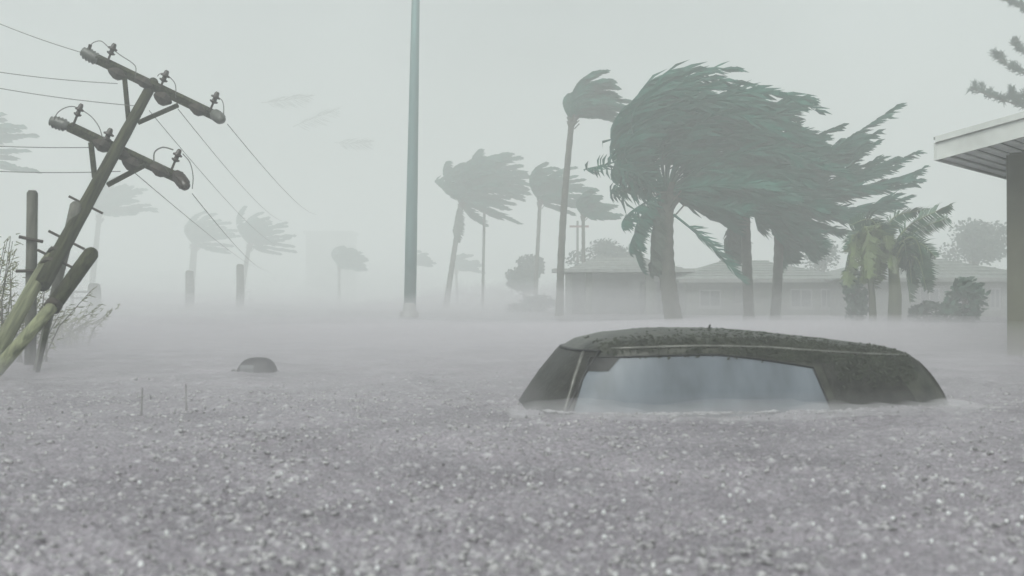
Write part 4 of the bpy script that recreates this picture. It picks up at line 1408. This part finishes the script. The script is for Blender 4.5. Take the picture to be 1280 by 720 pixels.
conifer_branch(trunk_at(4.6), at(1219, 112, dT), .35)
conifer_branch(trunk_at(4.4), at(1262, 118, dT - .8), .3)
conifer_branch(trunk_at(5.1), at(1244, 70, dT), .45)
conifer_branch(trunk_at(5.3), at(1262, 52, dT + .5), .4)
conifer_branch(trunk_at(6.2), at(1258, -2, dT), .35)
conifer_branch(trunk_at(7.0), at(1262, -40, dT), .3)
for k in range(12):
    z = 4.4 + k * .5; a = k * 2.4 - 1.0
    conifer_branch(trunk_at(z), trunk_at(z + .5) + Vector((abs(math.cos(a)) * 2.6, math.sin(a) * 2.4, 0)) * KT * (1.25 - .07 * k), .3)

# ------------------------------------------------------------------ haze and low spray
def volume_mat(name, col, dens, aniso=0.0):
    m = bpy.data.materials.new(name); m.use_nodes = True
    nt = m.node_tree
    nt.nodes.clear()
    o = nt.nodes.new("ShaderNodeOutputMaterial"); v = nt.nodes.new("ShaderNodeVolumePrincipled")
    v.inputs["Color"].default_value = (*col, 1); v.inputs["Density"].default_value = dens
    v.inputs["Anisotropy"].default_value = aniso
    nt.links.new(v.outputs[0], o.inputs["Volume"])
    M[name] = m


volume_mat("haze_air", (0.925, 0.95, 0.942), HAZE_DENSITY)
hz = MB().box((-640, -60, -1.6), (640, 640, 21.0)).build("haze", "haze_air")
tag(hz, "pale rain haze filling the air", "haze", kind="stuff")
if MIST_DENSITY > 0:
    # closed bodies of spray with uneven tops, thickest close to the water
    for ln_, (zt_, amp_, dens_, y0_) in enumerate(((0.30, 0.11, MIST_DENSITY, 4.9), (0.75, 0.35, 0.026, 11.0), (1.45, 0.60, 0.006, 18.0))):
        volume_mat("spray_air_%d" % ln_, (0.75, 0.73, 0.762), dens_)
        mb = MB()
        gx = np.linspace(-70, 70, 121); gy = y0_ * np.exp(np.linspace(0, 1, 70) * math.log((27.0, 75.0, 172.0)[ln_] / y0_))
        GX, GY = np.meshgrid(gx, gy)
        rise = np.clip((GY - y0_) / (6.0, 14.0, 14.0)[ln_], 0, 1) * np.clip(((27.0, 75.0, 172.0)[ln_] - GY) / (11.0, 30.0, 40.0)[ln_], 0.0, 1)
        top_z = 0.05 + rise * (zt_ + amp_ * vnoise(GX / 5.0, GY / 8.0, 91 + ln_) + 0.6 * amp_ * vnoise(GX / 2.1, GY / 3.5, 95 + ln_))
        top_z = np.maximum(top_z, 0.05)
        ny_, nx_ = GX.shape
        zb_ = -0.3 - 0.05 * ln_
        mb.v = [(float(a), float(b), float(c)) for a, b, c in zip(GX.ravel(), GY.ravel(), top_z.ravel())]
        mb.v += [(float(a), float(b), zb_) for a, b in zip(GX.ravel(), GY.ravel())]
        o_ = nx_ * ny_
        for j in range(ny_ - 1):
            for i in range(nx_ - 1):
                p = j * nx_ + i
                mb.f.append((p, p + 1, p + nx_ + 1, p + nx_)); mb.f.append((o_ + p, o_ + p + nx_, o_ + p + nx_ + 1, o_ + p + 1))
        for i in range(nx_ - 1):
            mb.f.append((i, o_ + i, o_ + i + 1, i + 1)); q = (ny_ - 1) * nx_ + i; mb.f.append((q + 1, o_ + q + 1, o_ + q, q))
        for j in range(ny_ - 1):
            p = j * nx_; mb.f.append((p + nx_, o_ + p + nx_, o_ + p, p)); q = p + nx_ - 1; mb.f.append((q, o_ + q, o_ + q + nx_, q + nx_))
        ms = mb.build("mist", "spray_air_%d" % ln_, None, True)
        tag(ms, ("low spray drifting over the flood water behind the car", "knee high spray about the palm trunks", "thin upper spray about the bungalow walls")[ln_], "mist", kind="stuff")

# spray thrown up where the flood beats against the near side of the car
volume_mat("spray_car", (0.84, 0.83, 0.855), 2.0)
mb = MB()
NU, NV = 90, 6
for layer in (1, 0):
    for i in range(NU + 1):
        sx_ = -0.22 + 3.04 * i / NU
        for j in range(NV + 1):
            v = j / NV
            p = car_side(max(0.0, min(2.66, sx_)), 0.0, -1)
            yy = p.y + 0.05 - 0.42 * v
            hh = 0.02 + (0.055 + 0.035 * float(vnoise(np.array([sx_ * 3.1]), np.array([v * 2.0]), 71)[0]) + 0.025 * float(vnoise(np.array([sx_ * 9.0]), np.array([v * 3.0]), 72)[0])) * math.sin(math.pi * min(1, .35 + .65 * v)) * min(1, i / 12, (NU - i) / 12)
            mb.v.append(tuple(car_m @ Vector((sx_, yy, max(0.012, hh) if layer else -0.08))))
W_ = NV + 1; O_ = (NU + 1) * W_
for i in range(NU):
    for j in range(NV):
        p = i * W_ + j
        mb.f.append((p, p + 1, p + W_ + 1, p + W_)); mb.f.append((O_ + p, O_ + p + W_, O_ + p + W_ + 1, O_ + p + 1))
    p = i * W_; mb.f.append((p, p + W_, O_ + p + W_, O_ + p)); q = p + NV; mb.f.append((q + W_, q, O_ + q, O_ + q + W_))
for j in range(NV):
    mb.f.append((j + 1, j, O_ + j, O_ + j + 1)); q = NU * W_ + j; mb.f.append((q, q + 1, O_ + q + 1, O_ + q))
sp_ = mb.build("mist", "spray_car", None, True)
tag(sp_, "pale spray along the waterline of the sunken car", "mist", kind="stuff")
